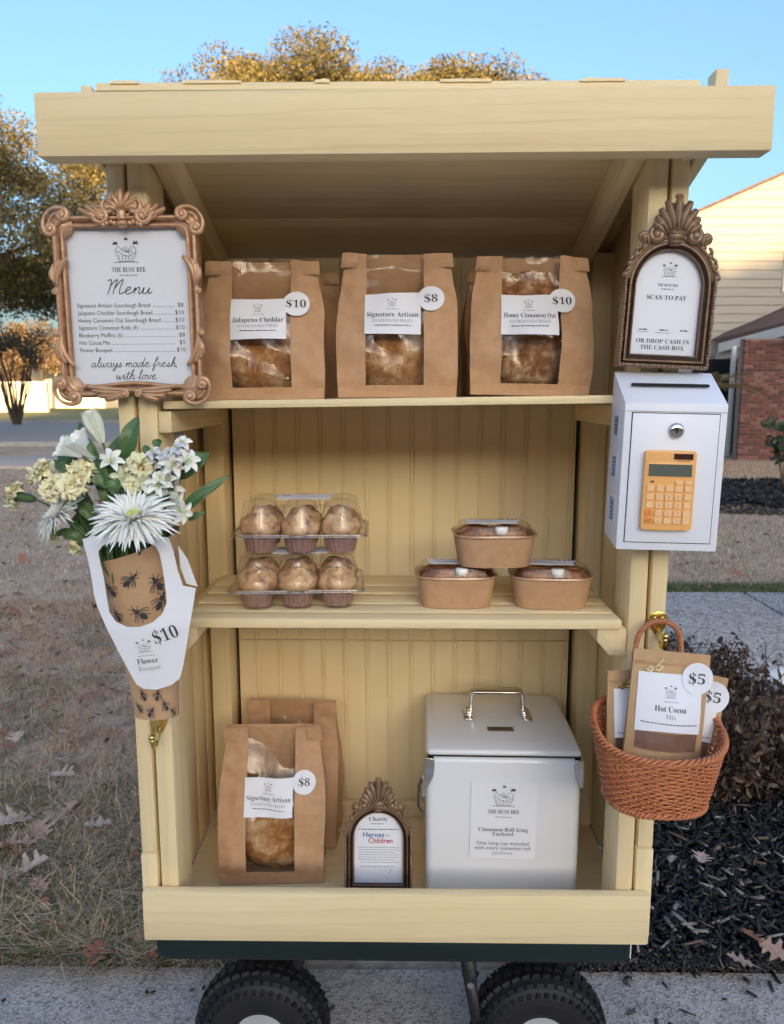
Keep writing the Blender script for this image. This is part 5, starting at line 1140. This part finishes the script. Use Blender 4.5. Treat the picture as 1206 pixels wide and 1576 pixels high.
tub('kraft paper tub of cinnamon rolls with a clear lid, left one of the lower pair', (.0895, .094, z2), R(1), 2)
tub('kraft tub of cinnamon rolls, right one of the lower pair, price readable on its lid', (.2475, .090, z2), R(-3), 5)
tub('kraft paper tub of cinnamon rolls stacked across the two tubs below', (.1515, .088, z2+.0695), R(2), 9)

# ------------------------------------------------------------------ cooler
cl, cr_ = .0430, .3170; cwd = cr_-cl; cf = .10; dep = .255
cool = thing('cooler', 'white metal ice chest with a chrome carrying handle on the stand floor', 'cooler', ((cl+cr_)/2, cf, FL), (0, 0, R(-1)))
h2 = cwd/2; zl = .272
G().box(-h2, h2, 0, dep, 0, zl-.002).obj('body', M['enamel'], cool, bev=.014, seg=4)
g = G(); lx = h2-.002
g.add([(-lx, -.002, zl), (lx, -.002, zl), (lx, dep, zl), (-lx, dep, zl), (-lx, -.002, zl+.010), (lx, -.002, zl+.010), (lx, dep, zl+.010), (-lx, dep, zl+.010), (-lx+.022, .024, zl+.018), (lx-.022, .024, zl+.018), (lx-.022, dep-.02, zl+.018), (-lx+.022, dep-.02, zl+.018)],
      [(3, 2, 1, 0), (0, 1, 5, 4), (1, 2, 6, 5), (2, 3, 7, 6), (3, 0, 4, 7), (4, 5, 9, 8), (5, 6, 10, 9), (6, 7, 11, 10), (7, 4, 8, 11), (8, 9, 10, 11)])
lid = g.obj('lid', M['enamel'], cool, bev=.005, seg=3); zt2 = zl+.018
G().box(-h2+.003, h2-.003, .002, dep-.004, zl-.003, zl+.001).obj('gasket', M['shadowgap'], cool)
hy_ = .145
g = G(); hp = [(-.052, .026), (-.052, .040), (-.046, .048), (.046, .048), (.052, .040), (.052, .012)]; hp = [(-.052, .006), (-.052, .038), (-.050, .044), (-.044, .047), (.044, .047), (.050, .044), (.052, .038), (.052, .006)]
o_ = hp; inn = [(-.047, .006), (-.047, .036), (-.044, .042), (.044, .042), (.047, .036), (.047, .006)]
g.prism(o_+list(reversed(inn)), hy_-.014, hy_+.014); g.map(lambda v: v+Vector((0, 0, zt2))); g.obj('handle', M['chrome'], lid, bev=.0012)
for s in (-1, 1):
    g = G(); g.box(s*.056-.0085, s*.056+.0085, hy_-.040, hy_+.016, zt2, zt2+.004); g.box(s*.052-.006, s*.052+.006, hy_-.016, hy_+.016, zt2+.003, zt2+.013); g.obj('handle_mount', M['chrome'], lid, bev=.0015); gg = G(); gg.ball((s*.056, hy_-.032, zt2+.004), .003, 8, 5, (1, 1, .5)); gg.obj('rivet', M['steel'], lid, smooth=True)
def badge(I): text(I('ink'), 'VINGLI', .001, -.0035, .0105, 'sans', wid=.036, off=.012)
printed(lid, 'badge', .048, .0145, badge, (.0, .068, zt2+.0022), (R(-86), 0, 0), m=M['strap'] if False else mat('bronze badge', (.24, .16, .10), .35, Metallic=.6), th=.0012)
for s in (-1, 1):
    g = G(); sh = [(0, 0), (.0165, -.001), (.0175, -.014), (.0155, -.034), (.0085, -.050), (0, -.055)]
    g.prism([(p[0], p[1]) for p in sh], -.003, .030); g.map(lambda v: Vector((s*(h2+.0026-v.x), v.y-.0008, zl-.004+v.z))); g.obj('corner_guard', M['chrome'], cool, bev=.002)
g = G(); g.box(-h2-.006, -h2, .035, .060, .175, .205); g.tube([(-h2-.006, .047, .205), (-h2-.012, .045, .19), (-h2-.012, .045, .15), (-h2-.004, .045, .138)], .003, 8); g.obj('bottle_opener', M['chrome'], cool, smooth=False)
g = G(); g.box(h2, h2+.005, .04, .075, .19, .225); g.tube([(h2+.004, .05, .225), (h2+.009, .05, .21), (h2+.009, .05, .18)], .0035, 8); g.obj('latch', M['chrome'], cool)
def draw_cool(I):
    g, l = I(), I('inkl'); logo(g, .0, .042, .043); text(g, 'THE BUSY BEE', 0, .0125, .0108, 'serif', wid=.056, off=-.007); dashes(l, -.014, .014, .006, .0016, 4)
    text(g, 'Cinnamon Roll Icing', 0, -.0215, .0108, 'serif', wid=.088, off=-.008); text(g, 'Enclosed', 0, -.0300, .0108, 'serif', wid=.037, off=-.008)
    for k, (s, wd) in enumerate((('One icing cup included', .092), ('with every cinnamon roll', .099), ('purchase', .035))): text(l if k == 2 else g, s, 0, -.0475-.0092*k, .0100, 'sans', wid=wd, off=-.005)
printed(cool, 'notice', .1165, .1475, draw_cool, (.0005, -.0022, .1525), (0, R(.6), 0))
# ------------------------------------------------------------------ wicker basket and cocoa pouches
BX, BY = .3805, -.082
bas = thing('wicker_basket', 'terracotta wicker hanging basket on the brass hook of the right post, holding cocoa pouches', 'basket', (BX, BY, .635))
def ring(f, a):                     # f 0 bottom .. 1 rim; oval, flat at the back, rim dips to the front
    c, s = math.cos(a), math.sin(a); w_ = lerp(.070, .0925, f**.8); d_ = lerp(.058, .074, f**.8)
    x = math.copysign(abs(c)**.8, c)*w_; y = math.copysign(abs(s)**.8, s)*d_; y = min(y, .070)
    return Vector((x, y, lerp(0, .088+.30*(y+.074)+.02*x*0, f)))
NR, NS = 25, 54; g = G()
for r_ in range(NR):
    f = (r_+.6)/(NR+.4); pts = []
    for k in range(NS*5):
        a = 2*PI*k/(NS*5); p = ring(f, a); q = .0019*math.cos(a*NS/2+PI*(r_ % 2)+r_*.5); n_ = Vector((p.x/.01, p.y/.0056, 0)).normalized(); pts.append(p+n_*q+Vector((0, 0, .0006*math.sin(a*NS/2+r_))))
    g.tube(pts, .0017, 5, closed=True)
kind(g.obj('weave', M['wicker'], bas, smooth=True), 'stuff')
g = G()
for k in range(NS):
    a = 2*PI*k/NS; g.tube([ring(f, a) for f in (0, .25, .5, .75, 1)], .0016, 5)
g.obj('stakes', M['wicker'], bas, smooth=True)
for nm, f, r0, dz in (('rim', 1.0, .0034, .002), ('foot_braid', .02, .0030, 0)):
    for ph in (0, 2*PI/3, 4*PI/3):
        pts = []
        for k in range(240):
            a = 2*PI*k/240; p = ring(f, a); n_ = Vector((p.x/.01, p.y/.0056, 0)).normalized(); t_ = a*22+ph; pts.append(p+n_*.0032*math.cos(t_)+Vector((0, 0, dz+.0036*math.sin(t_))))
        G().tube(pts, r0*.78, 6, closed=True).obj(nm, M['wicker'], bas, smooth=True)
G().lathe([(0, 0), (1, 0), (1, .003), (0, .003)], 36).map(lambda v: Vector((v.x*.068, v.y*.056, v.z+.002))).obj('bottom', M['wicker'], bas)
hc = Vector((.0150, .046, .222)); arc = []
for k in range(41):
    a = PI*k/40; arc.append(Vector((hc.x+.034*math.cos(a), hc.y+.012-.004*math.sin(a), hc.z+.036*math.sin(a))))
arc = [arc[0]+Vector((.002, .0, -.09*(1-k/6))) for k in range(6)]+arc+[arc[-1]+Vector((-.002, 0, -.015*(k+1))) for k in range(6)]
G().tube(arc, .0032, 8).obj('handle_core', M['wicker'], bas, smooth=True)
hp = []; ac = 0; dn = []
for a, b in zip(arc[:-1], arc[1:]):
    for k in range(26): dn.append(a.lerp(b, k/26))
for i, p in enumerate(dn):
    d = (dn[min(i+1, len(dn)-1)]-dn[max(i-1, 0)]).normalized(); s = d.cross(Vector((0, 1, 0))).normalized(); o = d.cross(s); ac += (p-dn[i-1]).length if i else 0; an = ac/.0034*2*PI; hp.append(p+(s*math.cos(an)+o*math.sin(an))*.0036)
G().tube(hp, .0014, 4).obj('handle', mat('light wicker wrap', (.58, .25, .13), .45), bas, smooth=True)
def pouch(label, c, rot, W, H, seed, price, full):
    t = thing('cocoa_pouch', label, 'pouch', c, rot, 'cocoa pouches in the wicker basket'); h = W/2
    def dep_(x, z): f = z/H; return .021*(1-smoothstep(.45, .95, f))*(1-(x/h)**2*.9)+.0012+.0022*noise.noise(Vector((x*28, z*20, seed)))*(1 if f < .9 else .2)
    def P(u, f, s): x = lerp(-h, h, u); z = f*H; return Vector((x, s*dep_(x, z), z))
    z1, z2 = .315, .41
    inw = lambda u, f: .085 < u < .915 and z1 < f < z2+.05
    g = G(); g.grid(lambda u, f: P(u, f, -1), 20, 40, lambda u, f: not inw(u, f)); g.grid(lambda u, f: P(u, f, 1), 14, 24)
    for s in (0, 1): g.grid(lambda a, f: Vector((lerp(-h, h, s), lerp(-dep_(h, f*H), dep_(h, f*H), a), f*H)), 2, 24)
    g.obj('pouch', M['kraft_dark'], t, smooth=True, fixn=False)
    q = G(); q.grid(lambda u, f: P(u, f, -1)+Vector((0, .0006, 0)), 20, 40, lambda u, f: .06 < u < .94 and z1-.03 < f < z2+.08); q.obj('cocoa', M['cocoa'], t, smooth=True, fixn=False)
    q = G(); q.grid(lambda u, f: P(lerp(.085, .915, u), lerp(z1, z2+.05, f), -1)-Vector((0, .0004, 0)), 16, 8); q.obj('window_film', clear_f, t, smooth=True, fixn=False)
    q = G(); 
    for zf in (.905, .918): q.tube([(x, -dep_(x, zf*H)-.0005, zf*H) for x in np.linspace(-h+.002, h-.002, 12)], .0009, 5)
    q.obj('zip_seal', M['kraft_dark'], t, smooth=True)
    on = lambda v, o: Vector((v.x, -dep_(v.x, v.z)-o, v.z))
    lw, lz0, lz1 = W*.84, H*.445, H*.85
    q = G(); q.grid(lambda u, f: Vector(((u-.5)*lw, 0, lerp(lz0+.004*math.sin(u*3), lz1, f))), 14, 12); q.map(lambda v: on(v, .0016)); lb = q.obj('label', M['paper'], t, smooth=True, fixn=False)
    ink, li = G(), G(); zc = (lz0+lz1)/2; logo(ink, .000, zc+.016, .019); dashes(li, -.010, .012, zc+.0035, .0010, seed); text(ink, 'Hot Cocoa', 0, zc-.0105, .0120, 'serif', wid=.046, off=-.007); text(li, 'Mix', 0, zc-.0205, .0095, 'serif', wid=.015, off=-.007); dashes(ink, -.041, .044, zc-.028, .0013, seed+4)
    for gg, m_ in ((ink, 'ink'), (li, 'inkl')): gg.map(lambda v: on(v, .0023)); gg.obj('lettering', M[m_], lb, fixn=False)
    cx_, cz_, r_ = h-.0175, lz1-.004, .0235
    q = G(); q.grid(lambda u, f: Vector((cx_+r_*f*math.cos(2*PI*u), 0, cz_+r_*f*math.sin(2*PI*u))), 32, 4); q.map(lambda v: on(v, .0030)); pl = q.obj('price_tag', M['paper'], t, smooth=True, fixn=False)
    q = G(); text(q, price, cx_-.001, cz_-.0075, .0215, 'serif', wid=.0245, off=-.007); q.map(lambda v: on(v, .0038)); q.obj('lettering', M['ink'], pl, fixn=False)
    q = G(); zz = H*.875                                              # ribbon bow pulled through the seal
    for s, ln, dz in ((1, .013, .004), (-1, .012, -.002)): q.tube([(-.026, -.003, zz), (-.026+s*ln*.5, -.006, zz+.004+dz*.5), (-.026+s*ln, -.005, zz+dz), (-.026+s*ln*.5, -.007, zz-.003+dz*.3), (-.026, -.0045, zz)], .0017, 6, flat=.5)
    q.tube([(-.026, -.004, zz), (-.018, -.005, zz+.010), (-.013, -.004, zz+.015)], .0012, 5); q.obj('ribbon', M['brass'] if full else M['strap'], t, smooth=True)
    return t
clear_f = clear_mat('pouch film', (.97, .97, .97), .12, 1.45, .3, 20, .004, .06)
pouch('hot cocoa mix pouch with a five dollar tag, front and highest in the basket', (.379, -.098, .651), (R(-6), R(5.5), R(1)), .114, .212, 2, '$5', False)
pouch('hot cocoa mix pouch leaning at the right side of the basket behind the front one', (.409, -.058, .642), (R(-5), R(9), R(-10)), .108, .182, 7, '$5', False)
pouch('hot cocoa mix pouch at the left side of the basket, mostly hidden', (.364, -.060, .642), (R(-5), R(1), R(8)), .108, .180, 12, '$5', True)

# ------------------------------------------------------------------ flower bouquet
BO = at(235, 1090, -.05); bq = thing('flower_bouquet', 'white and cream flowers in bee printed paper and a white ten dollar carrier', 'bouquet', BO)
def lp_(px, py, Y): return at(px, py, Y)-BO
w0, w1 = lp_(242, 1099, -.055), lp_(213, 845, -.075); ax_ = w1-w0
def wrap(u, f, o=0.0):
    a = u*2*PI; r = lerp(.033, .060, max(0, f)**1.2)+o; sx = 1.0; c = w0+ax_*f
    return Vector((c.x+r*math.sin(a)*sx, c.y-r*.72*math.cos(a), c.z+(.020*math.sin(a)+.0)*f*f+(.018*f*f*(1-math.cos(a))/2)))
kp = mat('bee print kraft', (.56, .36, .21), .6, (.51, .32, .18), 60, .2, 160, .0006)
g = G(); g.grid(lambda u, f: wrap(u+.5, f)+Vector((0, .0015*nz(abs(u-.5)*9, f*6), 0)), 48, 20); g.obj('paper_wrap', kp, bq, smooth=True, fixn=False)
g = G(); rr = random.Random(5)
def bee(u, f, an, s):
    def put(pts, wd):
        out = []
        for x, z in pts:
            xr, zr = x*math.cos(an)-z*math.sin(an), x*math.sin(an)+z*math.cos(an); out.append((u+xr*s/(2*PI*.047), f+zr*s/ax_.length))
        n = len(out); vs = []
        for i in range(n):
            a, b = pts[max(0, i-1)], pts[min(n-1, i+1)]; dx_, dz_ = b[0]-a[0], b[1]-a[1]; l = math.hypot(dx_, dz_) or 1; ww = wd[i] if hasattr(wd, '__len__') else wd
            nx_, nz_ = -dz_/l*ww/2, dx_/l*ww/2; nx2, nz2 = nx_*math.cos(an)-nz_*math.sin(an), nx_*math.sin(an)+nz_*math.cos(an)
            for sg in (1, -1): vs.append(wrap(out[i][0]+sg*nx2*s/(2*PI*.047), out[i][1]+sg*nz2*s/ax_.length, .0009))
        g.add(vs, [(2*i, 2*i+1, 2*i+3, 2*i+2) for i in range(n-1)])
    put([(0, -.55), (0, -.42), (0, -.22), (0, -.05)], [.05, .26, .30, .10]); put([(0, -.02), (0, .12), (0, .26)], [.14, .30, .14]); put([(0, .26), (0, .34), (0, .42)], [.1, .19, .08])
    for s_ in (-1, 1):
        put([(s_*.10, .10), (s_*.34, .02), (s_*.50, -.16), (s_*.40, -.30), (s_*.12, .0)], .045); put([(s_*.14, .05), (s_*.40, -.14)], .03)
        for e in ((.34, .30), (.30, -.50)): put([(s_*.08, .08 if e[1] > 0 else -.05), (s_*e[0]*.6, e[1]*.8+.06), (s_*e[0], e[1])], .045)
        put([(s_*.03, .42), (s_*.14, .58)], .035)
for u, f, a, s in ((-.115, .82, .6, .026), (-.005, .86, -.9, .024), (.10, .80, .5, .026), (.115, .70, -.5, .027), (.01, .66, .8, .027), (-.11, .66, .4, .022), (-.045, .54, -.4, .025), (.055, .53, .2, .025), (.15, .60, .9, .024), (-.13, .50, .7, .024), (.17, .90, .2, .022), (.20, .76, 1.0, .024), (-.09, .075, .8, .020), (.0, .055, -.7, .021), (.10, .09, .5, .021), (.055, .16, -.3, .020), (-.04, .16, .4, .020), (.16, .04, .9, .019), (.22, .6, .3, .024)):
    bee(u, f, a, s)
kind(g.obj('bee_print', M['ink'], bq, fixn=False), 'stuff')
# white card carrier with its window
OUT = [(122, 832), (140, 826), (180, 823), (225, 824), (256, 829), (263, 850), (269, 880), (277, 905), (295, 911), (292, 935), (284, 985), (276, 1030), (270, 1052), (257, 1062), (235, 1068), (216, 1066), (205, 1059), (190, 1028), (165, 973), (147, 935), (141, 915), (138, 893), (132, 865)]
INN = [(149, 850), (153, 868), (158, 890), (163, 922), (167, 943), (177, 957), (195, 965), (215, 965), (233, 959), (247, 947), (254, 930), (252, 905), (247, 872), (243, 852), (236, 840), (220, 834), (200, 832), (175, 834), (157, 840)]
def hit(poly, c, a):
    d = (math.cos(a), math.sin(a)); best = None
    for i in range(len(poly)):
        p, q = poly[i], poly[(i+1) % len(poly)]; ex, ez = q[0]-p[0], q[1]-p[1]; den = d[0]*ez-d[1]*ex
        if abs(den) < 1e-12: continue
        t_ = ((p[0]-c[0])*ez-(p[1]-c[1])*ex)/den; s_ = ((p[0]-c[0])*d[1]-(p[1]-c[1])*d[0])/den
        if t_ > 0 and -1e-9 <= s_ <= 1+1e-9 and (best is None or t_ < best): best = t_
    return (c[0]+d[0]*best, c[1]+d[1]*best)
CYD = -.130
def W2(p): q = lp_(p[0], p[1], CYD); return (q.x, q.z)
out2, inn2 = [W2(p) for p in OUT], [W2(p) for p in INN]; cc = W2((204, 900)); NA = 120
def ybend(x, z): t_ = x-(w0.x+ax_.x*min(1, max(0, (z-w0.z)/ax_.z))); return (CYD-BO.y)+2.6*t_*t_+.16*max(0, .15-z)
g = G(); rings = 7; vs = []
angs = sorted([2*PI*k/NA for k in range(NA)]+[math.atan2(p[1]-cc[1], p[0]-cc[0]) % (2*PI) for p in out2])
for a in angs:
    i_, o_ = hit(inn2, cc, a), hit(out2, cc, a)
    for k in range(rings): f = k/(rings-1); x, z = lerp(i_[0], o_[0], f), lerp(i_[1], o_[1], f); vs.append((x, ybend(x, z), z))
n = len(angs); g.add(vs, [(i*rings+k, i*rings+k+1, ((i+1) % n)*rings+k+1, ((i+1) % n)*rings+k) for i in range(n) for k in range(rings-1)])
car = g.obj('carrier', M['card'], bq, smooth=False); sm = car.modifiers.new('thick', 'SOLIDIFY'); sm.thickness = .0009; sm.offset = 0
q = G(); fl = [W2(p) for p in ((264, 846), (279, 868), (288, 892), (295, 911), (277, 906), (268, 880))]; q.prism(fl, CYD-BO.y+.030, CYD-BO.y+.031); q.obj('carrier_flap', M['card'], bq)
gi, gl_ = G(), G(); pz = W2((252, 982)); text(gi, '$10', 0, -.010, .0275, 'serif', wid=.034, off=-.007); mt = Matrix.Rotation(R(-17), 3, 'Y'); gi.map(lambda v: mt @ v+Vector((pz[0], 0, pz[1]+.004)))
g2 = G(); logo(g2, 0, .020, .022); dashes(gl_, -.012, .012, .0065, .0011, 4); text(g2, 'Flower', 0, -.006, .0125, 'serif', wid=.030, off=-.007); text(gl_, 'Bouquet', .001, -.0165, .0105, 'sans', wid=.031, off=-.005); pz2 = W2((224, 1020)); mt2 = Matrix.Rotation(R(-6), 3, 'Y')
for q in (g2, gl_): q.map(lambda v: mt2 @ v+Vector((pz2[0], 0, pz2[1]+.002)))
for q, m_ in ((gi, 'ink'), (g2, 'ink'), (gl_, 'inkl')): q.map(lambda v: Vector((v.x, ybend(v.x, v.z)-.0013, v.z))); q.obj('lettering', M[m_], car, fixn=False)
# flowers
mouth = lp_(205, 862, -.078)
def stem(p, d, r=.0022, m=None):
    g = G(); p = Vector(p); e = mouth+Vector((rr.uniform(-.025, .025), rr.uniform(-.02, .02), -.05)); c1_ = p-Vector(d)*.05; pts = []
    for k in range(9): t_ = k/8; pts.append(p*(1-t_)**2+2*c1_*t_*(1-t_)+e*t_*t_)
    g.tube(pts, r, 6); g.obj('stem', M['stem'], bq, smooth=True)
def frame(nrm):
    z = Vector(nrm).normalized(); x = z.orthogonal().normalized(); return Matrix((x, z.cross(x), z)).transposed()
def petal(g, mx, c, a, r0, r1, wd, lift, curl, cup=.25, nu=4, nv=6, pointed=1.0, ruffle=0.0, sd=0):
    """one petal reaching out from r0 to r1 at angle a; lift = slope from the face, curl bends it back"""
    def fn_(u, v):
        t_ = v; l = (r1-r0)*t_; s = (u-.5)*2; ww = wd*(math.sin(PI*min(1, .12+.86*t_))**.7 if pointed else (.25+.75*t_))
        h = lift+curl*t_; x = r0+l*math.cos(h); z = l*math.sin(h)+cup*ww*s*s*.6
        y = s*ww*.5
        if ruffle: z += ruffle*t_**2*noise.noise(Vector((u*7+sd, t_*3, sd))); x += ruffle*.6*t_**3*noise.noise(Vector((u*14, sd, 1)))
        return mx @ Vector((x*math.cos(a)-y*math.sin(a), x*math.sin(a)+y*math.cos(a), z))+Vector(c)
    g.grid(fn_, nu, nv)
def mum(px, py, Y, nrm, rad):
    c = lp_(px, py, Y); mx = frame(nrm); g = G(); rr2 = random.Random(px)
    for r1, n_, lift, curl in ((1.0, 36, -.02, -.10), (.98, 36, .16, -.22), (.90, 34, .34, -.25), (.76, 30, .58, -.2), (.58, 24, .85, -.1), (.40, 16, 1.1, 0)):
        for k in range(n_): petal(g, mx, c, 2*PI*(k+rr2.uniform(-.3, .3))/n_+r1*5, rad*.10, rad*r1*rr2.uniform(.88, 1.08), rad*.088, lift+rr2.uniform(-.1, .1), curl+rr2.uniform(-.12, .12), .9, 2, 5)
    o = g.obj('chrysanthemum', M['petal'], bq, smooth=True, fixn=False)
    g = G(); [g.ball(c+mx @ Vector((rad*.13*math.sqrt(rr2.random())*math.cos(k*2.4), rad*.13*math.sqrt(rr2.random())*math.sin(k*2.4), rad*.12)), rad*.035, 5, 4) for k in range(40)]; g.obj('disc', M['pollen'], o, smooth=True); stem(c, nrm, .0028)
mum(206, 797, -.150, (.03, -.50, .86), .062); mum(92, 792, -.105, (-.62, -.35, .70), .046)
def carnation(px, py, Y, nrm, rad, m='cream'):
    c = lp_(px, py, Y); mx = frame(nrm); g = G(); z = Vector(nrm).normalized()
    for k, (n_, r1, lift) in enumerate(((8, 1.0, .15), (8, .95, .45), (7, .85, .75), (6, .7, 1.05), (5, .5, 1.3))):
        for j in range(n_): petal(g, mx, c-z*rad*.15, 2*PI*(j+.5*(k % 2))/n_+rr.uniform(-.2, .2), rad*.05, rad*r1, rad*.95, lift+rr.uniform(-.15, .15), -.35, -.1, 6, 5, 0, rad*.55, rr.uniform(0, 50))
    o = g.obj('carnation', M[m], bq, smooth=True, fixn=False)
    g = G(); g.tube([c-z*rad*1.5, c-z*rad*1.2, c-z*rad*.5, c-z*rad*.1], [rad*.18, rad*.32, rad*.36, rad*.5], 10); g.obj('calyx', M['stem'], o, smooth=True); stem(c-z*rad*1.3, nrm, .0017)
for a in ((20, 762, -.10, (-.9, -.3, .25), .0195), (58, 724, -.10, (-.55, -.45, .7), .0205), (78, 748, -.115, (-.4, -.7, .5), .020), (107, 745, -.125, (-.05, -.85, .45), .0205), (126, 722, -.115, (.2, -.6, .75), .0205), (215, 711, -.10, (.0, -.55, .85), .0215), (80, 824, -.095, (-.7, -.5, -.2), .0125), (113, 845, -.10, (-.5, -.6, -.5), .0125), (205, 745, -.11, (.1, -.8, .5), .014)): carnation(*a)
def trumpet(px, py, Y, nrm, ln, op, m, name, n_=6, wd=.42):
    c = lp_(px, py, Y); mx = frame(nrm); g = G()
    for k in range(n_): petal(g, mx, c, 2*PI*k/n_+(.1 if k % 2 else 0), ln*.05, ln*(1.05 if k % 2 else 1), ln*wd, PI/2-op, -op*.6, .9, 4, 7)
    o = g.obj(name, M[m], bq, smooth=True, fixn=False); z = Vector(nrm).normalized()
    if op > .3: q = G(); [q.tube([c, c+mx @ Vector((ln*.12*math.cos(k*2.1), ln*.12*math.sin(k*2.1), ln*.5)), c+mx @ Vector((ln*.2*math.cos(k*2.1), ln*.2*math.sin(k*2.1), ln*.75))], .0006, 4) for k in range(5)]; q.obj('stamen', M['pollen'], o)
    stem(c, nrm, .0017)
trumpet(158, 682, -.10, (-.30, -.15, .95), .048, .12, 'budw', 'lily_bud', 6, .50); trumpet(148, 704, -.11, (-.55, -.45, .75), .044, .26, 'petal', 'lily', 6, .52); trumpet(126, 702, -.115, (-.7, -.5, .5), .036, .30, 'petal', 'lily', 6, .52)
for a in ((262, 770, (.5, -.5, -.3)), (274, 786, (.7, -.5, -.1)), (264, 752, (.2, -.8, .3)), (246, 748, (-.1, -.8, .4)), (226, 742, (-.2, -.8, .4)), (170, 712, (.3, -.6, .5)), (192, 738, (0, -.8, .4)), (265, 722, (.3, -.6, .5)), (285, 712, (.6, -.5, .4))):
    trumpet(a[0], a[1], -.10+rr.uniform(-.015, .01), a[2], .021, .75, 'budw' if a[0] in (226, 192) else 'petal', 'alstroemeria', 6, .5)
for px, py in ((240, 700), (250, 712), (262, 700), (255, 728), (240, 722), (272, 692), (280, 700), (268, 712), (262, 738), (248, 738), (282, 684), (235, 708)):
    trumpet(px+rr.uniform(-3, 3), py, -.095+rr.uniform(-.02, .01), (rr.uniform(-.5, .7), -.6, rr.uniform(-.1, .9)), .0135, .95, 'bluep' if rr.random() < .6 else 'petal', 'blue_flower', 5, .7)
def leaf_(pa, pb, Ya, Yb, wd, m='leafg', fold=.35, sag=.0, tw=(0, -1, .3)):
    a, b = lp_(*pa, Ya), lp_(*pb, Yb); d = b-a; n_ = Vector(tw); s = d.cross(n_).normalized(); n_ = s.cross(d).normalized()
    def fn_(u, v): t_ = v; ss = (u-.5)*2; ww = wd*math.sin(PI*min(1, .06+.94*t_))**.75; return a+d*t_+n_*(.16*d.length*math.sin(PI*t_)+fold*abs(ss)*ww*.5-.004*nz(t_*4, ss*2, pa[0]))+s*ss*ww*.5+Vector((0, 0, -sag*t_*t_))
    g = G(); g.grid(fn_, 6, 10); g.obj('leaf', M[m], bq, smooth=True, fixn=False)
for L_ in (((120, 722), (92, 686), -.09, -.08, .026), ((110, 735), (84, 708), -.10, -.09, .012), ((180, 735), (183, 672), -.085, -.07, .026), ((195, 715), (213, 640), -.08, -.07, .027), ((190, 690), (205, 645), -.07, -.07, .014), ((150, 660), (146, 632), -.10, -.10, .014), ((135, 680), (122, 650), -.10, -.095, .011), ((152, 705), (132, 672), -.125, -.12, .011), ((165, 750), (145, 712), -.11, -.10, .026), ((175, 760), (180, 735), -.115, -.11, .022), ((170, 745), (160, 700), -.10, -.09, .022), ((275, 735), (322, 697), -.09, -.085, .030), ((285, 715), (308, 700), -.08, -.08, .012), ((230, 700), (222, 685), -.09, -.09, .013), ((290, 800), (318, 788), -.08, -.08, .010), ((262, 800), (278, 770), -.09, -.085, .03), ((200, 765), (195, 735), -.10, -.09, .024), ((155, 760), (172, 705), -.085, -.07, .024), ((125, 830), (92, 815), -.09, -.09, .016), ((140, 840), (108, 800), -.085, -.085, .018), ((150, 800), (120, 770), -.09, -.09, .02), ((215, 760), (235, 725), -.09, -.08, .022), ((175, 780), (158, 740), -.085, -.085, .022), ((240, 690), (245, 676), -.08, -.07, .014)):
    leaf_(*L_)
for L_ in (((270, 792), (356, 730), -.08, -.075, .012), ((280, 785), (350, 735), -.075, -.07, .010), ((285, 790), (345, 742), -.082, -.08, .008)): leaf_(*L_, 'leafl', .2)
for k in range(26): stem(mouth+Vector((rr.uniform(-.055, .055), rr.uniform(-.035, .02), rr.uniform(-.01, .07))), (rr.uniform(-.3, .3), 0, 1), .0022)
for k in range(34):
    x, y = rr.uniform(120, 275), rr.uniform(725, 850); leaf_((x, y+14), (x+rr.uniform(-24, 24), y-22), -.07, -.065+rr.uniform(-.015, .015), .02)
